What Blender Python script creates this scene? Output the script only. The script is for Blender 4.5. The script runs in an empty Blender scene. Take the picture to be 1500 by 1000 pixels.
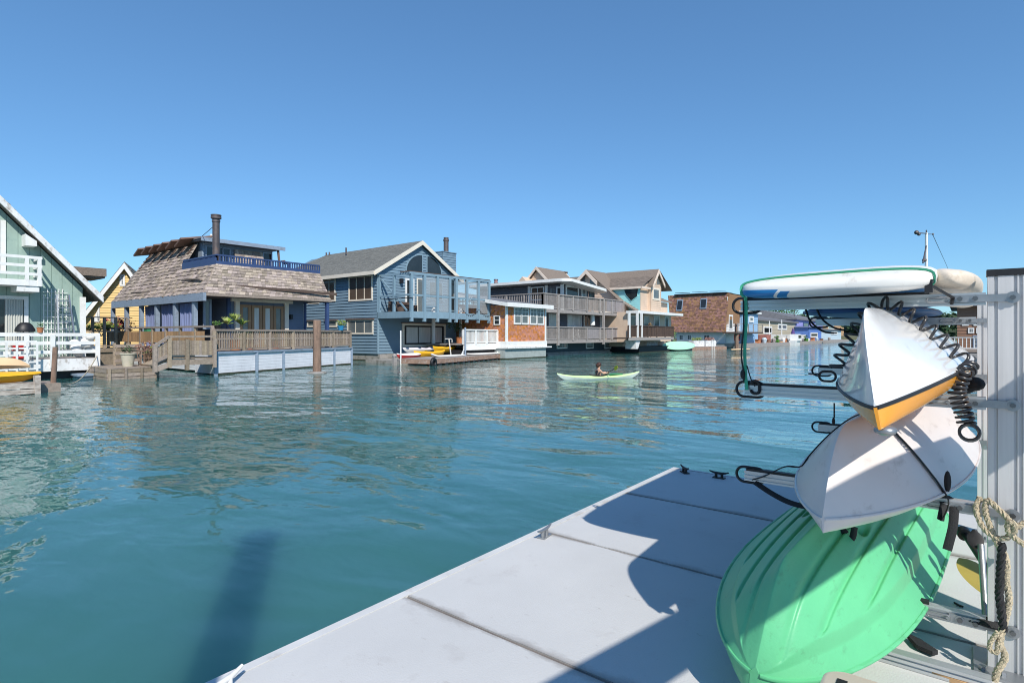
import bpy, math, random
from mathutils import Vector as V, Matrix
R = random.Random(11)
sc = bpy.context.scene
COL = sc.collection
rad = math.radians
# ---------------------------------------------------------------- frame: x = along the channel, y = across it, z = above water
ANG = math.atan2(658, 834); SI, CO = math.sin(ANG), math.cos(ANG)
F, CX, HOR, H = 834.0, 750.0, 490.0, 2.0
def ray(px, py):
    x = (px-CX)/F
    return V((CO+SI*x, SI-CO*x, (HOR-py)/F))
def on_v(px, py, v):
    r = ray(px, py); t = v/r.y; return V((r.x*t, v, H+r.z*t))
def on_u(px, py, u):
    r = ray(px, py); t = u/r.x; return V((u, r.y*t, H+r.z*t))
def on_z(px, py, z):
    r = ray(px, py); t = (z-H)/r.z; return V((r.x*t, r.y*t, z))
class PL:                                   # a facade plane: 'v' faces the channel, 'u' faces back along it
    def __init__(s, k, c): s.k, s.c = k, c
    def p(s, px, py):
        q = on_v(px, py, s.c) if s.k == 'v' else on_u(px, py, s.c)
        return (q.x if s.k == 'v' else q.y, q.z)
    def T(s, a, z, o=0.0):
        return V((a, s.c-o, z)) if s.k == 'v' else V((s.c-o, a, z))
# ---------------------------------------------------------------- mesh builder
WL = {}
class MB:
    def __init__(s): s.v = []; s.f = []; s.m = []
    def add(s, vs, fs, mi=0):
        n = len(s.v); s.v += [V(q) for q in vs]
        for f in fs: s.f.append([i+n for i in f]); s.m.append(mi)
        return s
    def hexa(s, q, mi=0):
        return s.add(q, [(0,1,2,3),(7,6,5,4),(0,4,5,1),(1,5,6,2),(2,6,7,3),(3,7,4,0)], mi)
    def box(s, x0, x1, y0, y1, z0, z1, mi=0):
        return s.hexa([(x0,y0,z0),(x1,y0,z0),(x1,y1,z0),(x0,y1,z0),(x0,y0,z1),(x1,y0,z1),(x1,y1,z1),(x0,y1,z1)], mi)
    def pbox(s, P, a0, a1, z0, z1, o0, o1, mi=0):
        return s.hexa([P.T(a0,z0,o0),P.T(a1,z0,o0),P.T(a1,z0,o1),P.T(a0,z0,o1),P.T(a0,z1,o0),P.T(a1,z1,o0),P.T(a1,z1,o1),P.T(a0,z1,o1)], mi)
    def bar(s, p0, p1, w, h, mi=0, up=None):
        p0, p1 = V(p0), V(p1); d = (p1-p0).normalized()
        up = V(up) if up else (V((0,0,1)) if abs(d.z) < .98 else V((0,1,0)))
        x = d.cross(up).normalized()*w/2; y = x.cross(d).normalized()*h/2
        return s.hexa([p0-x-y,p0+x-y,p0+x+y,p0-x+y,p1-x-y,p1+x-y,p1+x+y,p1-x+y], mi)
    def poly(s, pts, mi=0): return s.add(pts, [list(range(len(pts)))], mi)
    def prism(s, pts, vec, mi=0):
        n = len(pts); vec = V(vec); a = [V(p) for p in pts]
        return s.add(a+[p+vec for p in a], [list(range(n)), list(range(2*n-1, n-1, -1))]+[(i,(i+1)%n,n+(i+1)%n,n+i) for i in range(n)], mi)
    def tube(s, pts, r, n=6, mi=0, cap=True, flat=None):
        pts = [V(p) for p in pts]; m = len(pts); rs = r if isinstance(r, (list, tuple)) else [r]*m
        t0 = (pts[1]-pts[0]).normalized()
        nx = t0.orthogonal().normalized() if flat is None else V(flat)
        vs = []
        for i in range(m):
            t = (pts[min(i+1,m-1)]-pts[max(i-1,0)])
            t = t.normalized() if t.length > 1e-9 else t0
            nx = nx-t*nx.dot(t); nx = nx.normalized() if nx.length > 1e-6 else t.orthogonal().normalized()
            ny = t.cross(nx)
            for k in range(n):
                a = 2*math.pi*k/n
                fy = .22 if flat is not None else 1
                vs.append(pts[i]+(nx*math.cos(a)+ny*math.sin(a)*fy)*rs[i])
        fs = [(i*n+k, i*n+(k+1)%n, (i+1)*n+(k+1)%n, (i+1)*n+k) for i in range(m-1) for k in range(n)]
        if cap: fs += [list(range(n-1,-1,-1)), list(range((m-1)*n, m*n))]
        return s.add(vs, fs, mi)
    def cyl(s, p0, p1, r0, r1=None, n=10, mi=0): return s.tube([p0, p1], [r0, r0 if r1 is None else r1], n, mi)
    def loft(s, secs, closed=True, cap=False, mi=0):
        m, n = len(secs), len(secs[0]); vs = [p for q in secs for p in q]
        e = n if closed else n-1
        fs = [(i*n+k, i*n+(k+1)%n, (i+1)*n+(k+1)%n, (i+1)*n+k) for i in range(m-1) for k in range(e)]
        if cap: fs += [list(range(n-1,-1,-1)), list(range((m-1)*n, m*n))]
        return s.add(vs, fs, mi)
    def ball(s, c, r, nu=12, nv=8, mi=0):
        c = V(c); r = r if isinstance(r, (tuple, list)) else (r, r, r)
        secs = []
        for j in range(nv+1):
            b = -math.pi/2+math.pi*j/nv; cb = max(math.cos(b), .02)
            secs.append([c+V((r[0]*cb*math.cos(2*math.pi*k/nu), r[1]*cb*math.sin(2*math.pi*k/nu), r[2]*math.sin(b))) for k in range(nu)])
        return s.loft(secs, True, True, mi)
    def leaves(s, c, r, n, size, rnd=R, flat=.0, power=.55):
        c = V(c)
        for _ in range(n):
            d = V((rnd.gauss(0,1), rnd.gauss(0,1), rnd.gauss(0,1))).normalized()
            q = rnd.random()**power
            p = c+V((d.x*r[0]*q, d.y*r[1]*q, d.z*r[2]*q))
            a = V((rnd.gauss(0,1), rnd.gauss(0,1), rnd.gauss(0,.6))).normalized()
            b = a.orthogonal().normalized(); b = (b+a.cross(b)*rnd.uniform(-1,1)).normalized()
            l = size*rnd.uniform(.6,1.4)
            s.add([p-a*l, p+b*l*.45, p+a*l, p-b*l*.45], [(0,1,2,3)])
        return s
    def build(s, name, mats, parent=None, smooth=0, loc=None):
        off = V(WL[parent.name]) if parent else V(loc) if loc is not None else V((0,0,0))
        if parent is None and loc is None and s.v:
            xs=[q.x for q in s.v]; ys=[q.y for q in s.v]; zs=[q.z for q in s.v]
            off = V(((min(xs)+max(xs))/2, (min(ys)+max(ys))/2, min(zs)))
        me = bpy.data.meshes.new(name)
        me.from_pydata([tuple(q-off) for q in s.v], [], s.f); me.update()
        mats = mats if isinstance(mats, (list, tuple)) else [mats]
        for m in mats: me.materials.append(m)
        if len(mats) > 1:
            for p, mi in zip(me.polygons, s.m): p.material_index = mi
        if smooth:
            me.polygons.foreach_set('use_smooth', [True]*len(me.polygons))
            if smooth < 180: me.set_sharp_from_angle(angle=rad(smooth))
        o = bpy.data.objects.new(name, me); COL.objects.link(o)
        if parent: o.parent = parent
        else: o.location = off
        WL[o.name] = off
        return o
def tag(o, label=None, cat=None, group=None, kind=None):
    if label: o['label'] = label
    if cat: o['category'] = cat
    if group: o['group'] = group
    if kind: o['kind'] = kind
    return o
def thing(name, label, cat, loc=(0,0,0), group=None):
    o = bpy.data.objects.new(name, None); COL.objects.link(o); o.location = loc
    o.empty_display_size = .2
    WL[o.name] = V(loc)
    return tag(o, label, cat, group)
def copy_tree(o, parent=None):
    c = o.copy(); COL.objects.link(c)
    if parent: c.parent = parent
    WL[c.name] = WL[o.name]
    for ch in list(o.children): copy_tree(ch, c)
    return c
# ---------------------------------------------------------------- materials
def mat(name, col, rough=.6, metal=0., var=.15, scale=2., bump=0., bscale=60., island=0., dirt=None, stretch=(1,1,1), spec=.5, coat=0., hue=0., dstretch=None):
    m = bpy.data.materials.new(name); m.use_nodes = True; nt = m.node_tree; N = nt.nodes; L = nt.links
    b = N['Principled BSDF']; b.inputs['Roughness'].default_value = rough; b.inputs['Metallic'].default_value = metal
    b.inputs['Specular IOR Level'].default_value = spec; b.inputs['Coat Weight'].default_value = coat
    tc = N.new('ShaderNodeTexCoord'); mp = N.new('ShaderNodeMapping'); mp.inputs['Scale'].default_value = stretch
    L.new(tc.outputs['Object'], mp.inputs['Vector'])
    no = N.new('ShaderNodeTexNoise'); no.inputs['Scale'].default_value = scale; no.inputs['Detail'].default_value = 6; no.inputs['Roughness'].default_value = .62
    L.new(mp.outputs[0], no.inputs['Vector'])
    mr = N.new('ShaderNodeMapRange'); mr.inputs[1].default_value = .28; mr.inputs[2].default_value = .72
    mr.inputs[3].default_value = 1-var; mr.inputs[4].default_value = 1+var
    L.new(no.outputs[0], mr.inputs[0])
    hs = N.new('ShaderNodeHueSaturation'); hs.inputs['Color'].default_value = (*col, 1)
    val = mr.outputs[0]
    if island:
        g = N.new('ShaderNodeNewGeometry'); m2 = N.new('ShaderNodeMapRange')
        m2.inputs[3].default_value = 1-island; m2.inputs[4].default_value = 1+island
        L.new(g.outputs['Random Per Island'], m2.inputs[0])
        mu = N.new('ShaderNodeMath'); mu.operation = 'MULTIPLY'; L.new(val, mu.inputs[0]); L.new(m2.outputs[0], mu.inputs[1]); val = mu.outputs[0]
        if hue:
            sn = N.new('ShaderNodeMath'); sn.operation = 'MULTIPLY'; sn.inputs[1].default_value = 17.31; L.new(g.outputs['Random Per Island'], sn.inputs[0])
            fr = N.new('ShaderNodeMath'); fr.operation = 'FRACT'; L.new(sn.outputs[0], fr.inputs[0])
            m3 = N.new('ShaderNodeMapRange'); m3.inputs[3].default_value = .5-hue; m3.inputs[4].default_value = .5+hue
            L.new(fr.outputs[0], m3.inputs[0]); L.new(m3.outputs[0], hs.inputs['Hue'])
            m4 = N.new('ShaderNodeMapRange'); m4.inputs[3].default_value = .8; m4.inputs[4].default_value = 1.12
            L.new(fr.outputs[0], m4.inputs[0]); L.new(m4.outputs[0], hs.inputs['Saturation'])
    L.new(val, hs.inputs['Value']); out = hs.outputs[0]
    if dirt:
        dc, amt, ds = dirt
        dm = N.new('ShaderNodeMapping'); dm.inputs['Scale'].default_value = dstretch or (1,1,1); dm.inputs['Location'].default_value = (3.7,1.3,5.1)
        L.new(tc.outputs['Object'], dm.inputs['Vector'])
        dn = N.new('ShaderNodeTexNoise'); dn.inputs['Scale'].default_value = ds; dn.inputs['Detail'].default_value = 9; dn.inputs['Roughness'].default_value = .68
        L.new(dm.outputs[0], dn.inputs['Vector'])
        dr = N.new('ShaderNodeMapRange'); dr.inputs[1].default_value = .66-.3*amt; dr.inputs[2].default_value = .82-.2*amt
        dr.inputs[4].default_value = .85
        L.new(dn.outputs[0], dr.inputs[0])
        mx = N.new('ShaderNodeMixRGB'); L.new(dr.outputs[0], mx.inputs[0]); L.new(out, mx.inputs[1]); mx.inputs[2].default_value = (*dc, 1); out = mx.outputs[0]
    L.new(out, b.inputs['Base Color'])
    if rough > .15:
        rr = N.new('ShaderNodeMapRange'); rr.inputs[3].default_value = max(.05, rough-.12); rr.inputs[4].default_value = min(1, rough+.12)
        L.new(no.outputs[0], rr.inputs[0]); L.new(rr.outputs[0], b.inputs['Roughness'])
    if bump:
        bn = N.new('ShaderNodeTexNoise'); bn.inputs['Scale'].default_value = bscale; bn.inputs['Detail'].default_value = 4
        L.new(mp.outputs[0], bn.inputs['Vector'])
        bu = N.new('ShaderNodeBump'); bu.inputs['Strength'].default_value = bump; bu.inputs['Distance'].default_value = .02
        L.new(bn.outputs[0], bu.inputs['Height']); L.new(bu.outputs[0], b.inputs['Normal'])
    return m
VSTR = (6, 6, .5)
WHITE = mat('white_paint', (.74,.74,.72), .5, var=.08, scale=3, dirt=((.30,.26,.21), .18, 4), bump=.1)
WHITE_OLD = mat('weathered_white_paint', (.72,.72,.71), .6, var=.12, scale=2, dirt=((.24,.19,.14), .5, 5), bump=.2, dstretch=(1,1,.6))
PWHITE = mat('skirt_white_paint', (.70,.71,.745), .6, var=.08, scale=2, dirt=((.42,.43,.46), .3, 3), dstretch=(2,2,.3))
MINT = mat('mint_green_siding', (.30,.41,.36), .65, var=.10, scale=1.2, dirt=((.20,.30,.27), .3, 2), stretch=(2,2,.3))
CREAM = mat('cream_trim_paint', (.74,.67,.56), .55, var=.08)
YELLOW = mat('yellow_siding', (.72,.50,.20), .6, var=.07)
PURPLE = mat('slate_blue_siding', (.135,.175,.25), .6, var=.12, dirt=((.2,.23,.3), .2, 3), dstretch=VSTR)
PURPLE_TRIM = mat('grey_blue_fascia', (.24,.30,.38), .6, var=.15, scale=3, dirt=((.14,.15,.17), .35, 3), stretch=(1,1,3))
NAVY = mat('navy_blue_paint', (.035,.065,.165), .5, var=.15)
LAVENDER = mat('blue_grey_curtain', (.19,.23,.40), .85, var=.06, scale=5, stretch=(3,3,.2))
BLUE = mat('steel_blue_siding', (.16,.245,.315), .55, var=.08, scale=.8, dirt=((.15,.23,.30), .25, 2), dstretch=VSTR)
BLUE_LT = mat('balcony_blue_paint', (.20,.30,.37), .5, var=.10)
ORANGE_SH = mat('cedar_shingle_orange', (.50,.185,.075), .7, var=.10, island=.22, hue=.012)
GREY_DK = mat('charcoal_siding', (.105,.105,.125), .6, var=.12)
GREY_BL = mat('dark_teal_wall', (.045,.075,.095), .6, var=.15)
TAN = mat('tan_siding', (.64,.49,.37), .6, var=.07)
AQUA = mat('aqua_siding', (.30,.62,.63), .55, var=.06)
SHAKE = mat('weathered_cedar_shake', (.33,.27,.225), .85, var=.25, scale=6, island=.38, hue=.02, bump=.4, bscale=30, dirt=((.09,.07,.06), .28, 1.2), stretch=(4,4,1))
SHAKE_BR = mat('brown_shingle', (.25,.125,.08), .85, var=.2, scale=6, island=.40, hue=.025)
ASPH = mat('asphalt_shingle_grey', (.155,.155,.14), .9, var=.25, scale=18, island=.16, bump=.5, bscale=50)
ASPH_BR = mat('asphalt_shingle_brown', (.20,.16,.13), .9, var=.3, scale=12, island=.20, bump=.4)
WOOD = mat('weathered_wood', (.27,.215,.165), .8, var=.25, scale=4, island=.25, hue=.01, bump=.3, bscale=30, dirt=((.10,.08,.06), .3, 4), stretch=(3,3,3))
WOOD_WARM = mat('warm_fence_boards', (.36,.22,.115), .75, var=.22, scale=4, island=.2, dirt=((.14,.09,.06), .3, 3), stretch=(4,4,.6))
WOOD_GREY = mat('silver_grey_wood', (.29,.265,.25), .85, var=.2, scale=4, island=.2, bump=.2)
WOOD_DK = mat('dark_stained_wood', (.085,.055,.042), .7, var=.25, scale=4, island=.2)
FIN = mat('brown_louver_board', (.16,.095,.07), .75, var=.2, island=.15)
DOORWOOD = mat('varnished_door_wood', (.33,.19,.095), .45, var=.2, scale=3, stretch=(5,5,.4))
PILE = mat('piling_wood', (.23,.15,.11), .9, var=.35, scale=3, bump=.6, bscale=25, dirt=((.07,.055,.045), .4, 3), stretch=(3,3,.5))
CONC = mat('barge_concrete', (.30,.285,.265), .9, var=.2, scale=2, dirt=((.09,.085,.06), .5, 2.2), bump=.3)
HULL_DK = mat('dark_hull', (.022,.022,.026), .6, var=.3)
BRICKFLOAT = mat('red_brown_float', (.30,.19,.14), .85, var=.3, scale=4, dirt=((.45,.42,.38), .45, 5))
STEEL = mat('galvanised_steel', (.33,.345,.36), .38, .7, var=.12, scale=7, bump=.05)
ALU = mat('aluminium_extrusion', (.56,.56,.56), .5, .15, var=.10, scale=2.5, stretch=(14,14,.35), dirt=((.42,.42,.41), .35, 1.6), dstretch=(20,20,.5))
ALUARM = mat('aluminium_arm', (.56,.575,.59), .34, .6, var=.12, scale=3, stretch=(14,.5,14))
BOLT = mat('dark_bolt_steel', (.16,.165,.17), .35, .8, var=.2)
BLACK = mat('black_rubber', (.012,.012,.014), .5, var=.3, scale=10)
BLACKW = mat('black_webbing', (.018,.018,.020), .8, var=.3, scale=30, bump=.3, bscale=200)
GREYCOIL = mat('coil_leash_plastic', (.035,.035,.038), .3, var=.2)
PIPE = mat('flue_pipe_metal', (.12,.10,.10), .55, .4, var=.3, scale=3, dirt=((.20,.12,.08), .3, 4))
GLASS = mat('window_glass', (.020,.026,.030), .04, var=.4, scale=.7, spec=.6)
GLASS_BR = mat('window_brown_shade', (.105,.075,.055), .08, var=.2, scale=1, spec=.5)
GLASS_CU = mat('window_with_curtain', (.55,.56,.54), .15, var=.22, scale=2.5, stretch=(5,5,.25), spec=.6)
GLASS_GR = mat('window_grey_glass', (.13,.15,.155), .06, var=.35, scale=.8, spec=.6)
FROST = mat('frosted_panel', (.43,.46,.48), .3, var=.16, scale=1, stretch=(.2,.2,9))
CURTAIN = mat('pale_curtain', (.52,.53,.49), .85, var=.1, scale=4, stretch=(6,6,.2))
TERRA = mat('terracotta', (.45,.17,.07), .8)
LEAF = mat('leaf_green', (.075,.15,.03), .6, var=.3, island=.5, hue=.03, spec=.3)
LEAF_LT = mat('leaf_yellow_green', (.22,.28,.055), .6, var=.3, island=.4, hue=.02, spec=.3)
LEAF_DK = mat('leaf_dark_green', (.04,.075,.03), .7, var=.3, island=.5, hue=.02, spec=.3)
REDLEAF = mat('red_blossom', (.33,.045,.05), .6, var=.3, island=.4, spec=.3)
TRUNK = mat('bark', (.10,.075,.055), .9, var=.3, bump=.5)
YPLAS = mat('yellow_plastic', (.80,.42,.02), .4, var=.08, dirt=((.5,.28,.05), .15, 4))
PALEPLAS = mat('pale_orange_plastic', (.80,.55,.32), .45, var=.08)
REDPLAS = mat('red_plastic', (.55,.04,.04), .4)
ORPLAS = mat('orange_gelcoat', (.78,.33,.035), .22, var=.05, dirt=((.45,.2,.06), .12, 6))
WPLAS = mat('white_gelcoat', (.77,.77,.77), .16, var=.03, coat=.4, dirt=((.42,.40,.37), .20, 9), spec=.6)
CRPLAS = mat('cream_plastic_hull', (.66,.605,.57), .34, var=.05, scale=2, dirt=((.36,.30,.26), .30, 6), dstretch=(.5,2,2))
GPLAS = mat('green_plastic_hull', (.12,.49,.235), .45, var=.10, scale=2, dirt=((.09,.30,.15), .26, 14), bump=.06, bscale=60, dstretch=(.6,1.6,1.6))
GREEN_ST = mat('green_strap', (.06,.45,.27), .7, var=.15)
SUPW = mat('board_white', (.76,.75,.71), .35, var=.06, scale=3, dirt=((.42,.36,.27), .26, 4), dstretch=(.6,2.5,2))
SUPBEIGE = mat('board_scuffed_beige', (.66,.58,.48), .6, var=.12, scale=6, dirt=((.40,.32,.23), .45, 14))
SUPBLUE = mat('board_blue', (.018,.16,.42), .4, var=.1)
SUPBLUE2 = mat('board_deep_blue', (.015,.075,.22), .45, var=.15)
FROST.node_tree.nodes['Principled BSDF'].inputs['Alpha'].default_value = .34
MINTPLAS = mat('mint_board', (.40,.74,.52), .45, var=.04)
ROPE = mat('tan_rope', (.47,.40,.28), .9, var=.2, scale=60, bump=.6, bscale=120)
BEIGE = mat('beige_cooler_plastic', (.68,.57,.44), .5, var=.06, dirt=((.45,.36,.26), .2, 6))
DOCK = mat('grey_deck_paint', (.535,.535,.525), .75, var=.05, scale=1.3, dirt=((.43,.415,.40), .26, 2.3), bump=.12, bscale=120)
JOINT = mat('joint_sealant', (.17,.15,.135), .9, var=.3, scale=5)
SKIN = mat('skin', (.56,.33,.23), .5, var=.05)
HAIR = mat('brown_hair', (.055,.022,.014), .6, var=.2)
VEST = mat('dark_vest', (.02,.02,.025), .8)
LIME = mat('lime_gelcoat', (.55,.74,.34), .3, var=.08)
LILAC = mat('lilac_siding', (.27,.27,.55), .6, var=.08)
SKYBL = mat('sky_blue_siding', (.30,.47,.66), .6, var=.06)
PALEBL = mat('pale_blue_siding', (.45,.56,.62), .6, var=.08)
BEIGES = mat('beige_siding', (.43,.38,.28), .6, var=.08)
BROWNS = mat('brown_siding', (.24,.13,.08), .7, var=.15)
ROOFGREY = mat('flat_roof_grey', (.15,.15,.16), .8, var=.2)
ALGAE = mat('waterline_growth', (.035,.04,.022), .8, var=.5, scale=6, dirt=((.16,.15,.12), .3, 9))
WATER = bpy.data.materials.new('murky_teal_water'); WATER.use_nodes = True
def water_nodes():
    nt = WATER.node_tree; N = nt.nodes; L = nt.links; b = N['Principled BSDF']
    b.inputs['Roughness'].default_value = .02; b.inputs['IOR'].default_value = 1.45; b.subsurface_method = 'BURLEY'; b.inputs['Subsurface Weight'].default_value = 1; b.inputs['Subsurface Radius'].default_value = (.7,1,1); b.inputs['Subsurface Scale'].default_value = 1.0
    tc = N.new('ShaderNodeTexCoord')
    n0 = N.new('ShaderNodeTexNoise'); n0.inputs['Scale'].default_value = .33; n0.inputs['Detail'].default_value = 3; n0.inputs['Distortion'].default_value = .6
    mp0 = N.new('ShaderNodeMapping'); mp0.inputs['Scale'].default_value = (1,.45,1); mp0.inputs['Rotation'].default_value = (0,0,.6); L.new(tc.outputs['Object'], mp0.inputs['Vector']); L.new(mp0.outputs[0], n0.inputs['Vector'])
    mx = N.new('ShaderNodeMixRGB'); mx.inputs[1].default_value = (.018,.100,.100,1); mx.inputs[2].default_value = (.055,.175,.160,1)
    L.new(n0.outputs[0], mx.inputs[0]); L.new(mx.outputs[0], b.inputs['Base Color'])
    def noise(scale, stretch, rot, det, dist):
        mp = N.new('ShaderNodeMapping'); mp.inputs['Scale'].default_value = stretch; mp.inputs['Rotation'].default_value = (0,0,rot)
        L.new(tc.outputs['Object'], mp.inputs['Vector'])
        n = N.new('ShaderNodeTexNoise'); n.inputs['Scale'].default_value = scale; n.inputs['Detail'].default_value = det; n.inputs['Roughness'].default_value = .5
        n.inputs['Distortion'].default_value = dist
        L.new(mp.outputs[0], n.inputs['Vector']); return n.outputs[0]
    prev = None
    for sc_, st, ro, de, di, h in WAVES:
        bu = N.new('ShaderNodeBump'); bu.inputs['Strength'].default_value = 1; bu.inputs['Distance'].default_value = h
        hgt = noise(sc_, st, ro, de, di)
        if sc_ > .5:                        # the lee of the dock is calm, the open channel is ruffled in patches
            sp = N.new('ShaderNodeSeparateXYZ'); L.new(tc.outputs['Object'], sp.inputs[0])
            mr = N.new('ShaderNodeMapRange'); mr.inputs[1].default_value = 3; mr.inputs[2].default_value = 15; mr.inputs[3].default_value = .26 if sc_ > 2 else .85; mr.inputs[4].default_value = 1.0
            L.new(sp.outputs['Y'], mr.inputs[0])
            m2 = N.new('ShaderNodeMapRange'); m2.inputs[1].default_value = .35; m2.inputs[2].default_value = .65; m2.inputs[3].default_value = .6; m2.inputs[4].default_value = 1.25
            L.new(noise(.07, (1,1.6,1), .4, 2, .2), m2.inputs[0])
            mm = N.new('ShaderNodeMath'); mm.operation = 'MULTIPLY'; L.new(mr.outputs[0], mm.inputs[0]); L.new(m2.outputs[0], mm.inputs[1])
            m3 = N.new('ShaderNodeMath'); m3.operation = 'MULTIPLY'; L.new(hgt, m3.inputs[0]); L.new(mm.outputs[0], m3.inputs[1]); hgt = m3.outputs[0]
        L.new(hgt, bu.inputs['Height'])
        if prev: L.new(prev, bu.inputs['Normal'])
        prev = bu.outputs[0]
    L.new(prev, b.inputs['Normal'])
WAVES = [(.24, (1,.55,1), .5, 2, .5, .20), (.8, (1.0,.55,1), .75, 2, .6, .075), (2.3, (1,.55,1), .95, 2.5, .5, .040), (7, (1,.6,1), .8, 2, .3, .008)]
water_nodes()
# ---------------------------------------------------------------- setting
w = MB().add([(-160,-160,0),(420,-160,0),(420,260,0),(-160,260,0)], [(0,1,2,3)])
tag(w.build('water', WATER, loc=(0,0,0)), kind='structure')
def shore():
    m = MB(); n = 40; rows = []
    for j, (dy, z) in enumerate([(0,-.6),(3,.7),(10,1.2),(40,1.6),(90,2.0)]):
        rows.append([(-160+580*i/n, 76+dy+2*math.sin(i*1.3), z+(.2*math.sin(i*2.1+j) if j > 1 else 0)) for i in range(n+1)])
    m.loft(rows, closed=False)
    tag(m.build('shore_ground', mat('shore_earth', (.10,.105,.055), .9, var=.35, scale=.4), loc=(0,76,0)), kind='structure')
    m = MB(); rows = []
    for j, (dx, z) in enumerate([(0,-.6),(4,.9),(15,1.4),(130,2.2)]):
        rows.append([(250+dx+2*math.sin(i*1.7), -160+236*i/20, z) for i in range(21)])
    m.loft(rows, closed=False)
    tag(m.build('shore_ground', bpy.data.materials['shore_earth'], loc=(250,0,0)), kind='structure')
shore()
def hills():
    m = MB(); rnd = random.Random(3)
    for (p0, p1, hh) in ((V((-400,420,0)),V((700,380,0)),16),(V((640,420,0)),V((620,-420,0)),13)):
        n = 60; d = (p1-p0); nn = V((-d.y,d.x,0)).normalized()*(-1 if 0 else 1); rows = [[],[],[]]
        for i in range(n+1):
            q = p0+d*(i/n); hz = hh*(.55+.3*math.sin(i*.37)+.15*math.sin(i*1.1)+.25*rnd.random())
            rows[0].append(q+V((0,0,-2))); rows[1].append(q+nn*25*(1 if p0.x < 0 else -1)+V((0,0,hz))); rows[2].append(q+nn*120*(1 if p0.x < 0 else -1)+V((0,0,hz*.9)))
        m.loft(rows, closed=False)
    tag(m.build('hills', mat('wooded_hills', (.055,.085,.055), .95, var=.45, scale=.06), loc=(0,400,0)), kind='structure')
hills()
# ---------------------------------------------------------------- facade helpers
def clipz(poly, z, keep_above):
    out = []
    for i in range(len(poly)):
        a, b = poly[i], poly[(i+1) % len(poly)]
        ia = (a[1] >= z) == keep_above or abs(a[1]-z) < 1e-9; ib = (b[1] >= z) == keep_above or abs(b[1]-z) < 1e-9
        if ia: out.append(a)
        if ia != ib:
            t = (z-a[1])/(b[1]-a[1]); out.append((a[0]+(b[0]-a[0])*t, z))
    return out
def lap(mb, P, poly, board=.22, lip=.035, mi=0):
    z0 = min(q[1] for q in poly); z1 = max(q[1] for q in poly); z = z0
    while z < z1-1e-4:
        zt = min(z+board, z1)
        c = clipz(clipz(poly, z, True), zt, False)
        if len(c) >= 3:
            mb.poly([P.T(a, h, lip*(1-(h-z)/board)+.002) for a, h in c], mi)
            lo = sorted(set(round(a,5) for a, h in c if abs(h-z) < 1e-6))
            if len(lo) >= 2: mb.poly([P.T(lo[0],z,lip+.002), P.T(lo[-1],z,lip+.002), P.T(lo[-1],z,0), P.T(lo[0],z,0)], mi)
        z = zt
    return mb
def vert_boards(mb, P, poly, bw=.3, gap=.02, th=.03, mi=0):            # board-and-groove cladding
    a0 = min(q[0] for q in poly); a1 = max(q[0] for q in poly)
    sw = [(z, a) for a, z in poly]; a = a0
    while a < a1:
        c = clipz(clipz(sw, a+gap/2, True), min(a+bw, a1)-gap/2, False)
        if len(c) >= 3:
            pts = [P.T(q, z, th) for z, q in c]
            back = P.T(0,0,0)-P.T(0,0,th)
            mb.prism(pts, back, mi)
        a += bw
    mb.poly([P.T(q, z, .004) for q, z in poly], mi)
def shingles(mb, p00, p10, p01, p11, row=.25, wid=.22, th=.035, mi=0, rnd=R, jag=.04):
    p00, p10, p01, p11 = map(V, (p00, p10, p01, p11))
    hgt = ((p01+p11)/2-(p00+p10)/2).length; n = max(1, round(hgt/row))
    nrm = (p10-p00).cross(p01-p00).normalized()
    mb.poly([p00, p10, p11, p01], mi)
    for i in range(n):
        t0, t1 = i/n, (i+1)/n
        a0, b0 = p00.lerp(p01, t0), p10.lerp(p11, t0); a1, b1 = p00.lerp(p01, t1), p10.lerp(p11, t1)
        W = max((b0-a0).length, (b1-a1).length, .01); x = -rnd.random()*wid
        while x < W:
            w = wid*rnd.uniform(.6, 1.5); s0, s1 = max(0, x)/W, min(W, x+w*.94)/W; x += w
            if s1-s0 < .02/W: continue
            j = rnd.uniform(-jag, jag*.3)/row/n
            A, B = a0.lerp(b0, s0)+(a1-a0)*0, a0.lerp(b0, s1)
            dn = (a0-a1)*(abs(j)*n)
            k = th*rnd.uniform(.7, 1.3)
            q = [A+dn+nrm*k, B+dn+nrm*k, a1.lerp(b1, s1)+nrm*.006, a1.lerp(b1, s0)+nrm*.006, A+dn, B+dn]
            mb.add(q, [(0,1,2,3), (4,5,1,0), (0,3,4), (1,5,2)], mi)
    return mb
def window(house, P, x0, y0, x1, y1, fm=WHITE, pm=GLASS, cols=1, rows=1, fw=.09, name='window', o=.09, sill=None, mun=.045):
    a0, _ = P.p(x0, y0); a1, _ = P.p(x1, y0); xm = (x0+x1)/2
    z1 = P.p(xm, y0)[1]; z0 = P.p(xm, y1)[1]
    if a0 > a1: a0, a1 = a1, a0
    return window_m(house, P, a0, a1, z0, z1, fm, pm, cols, rows, fw, name, o, sill, mun)
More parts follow.
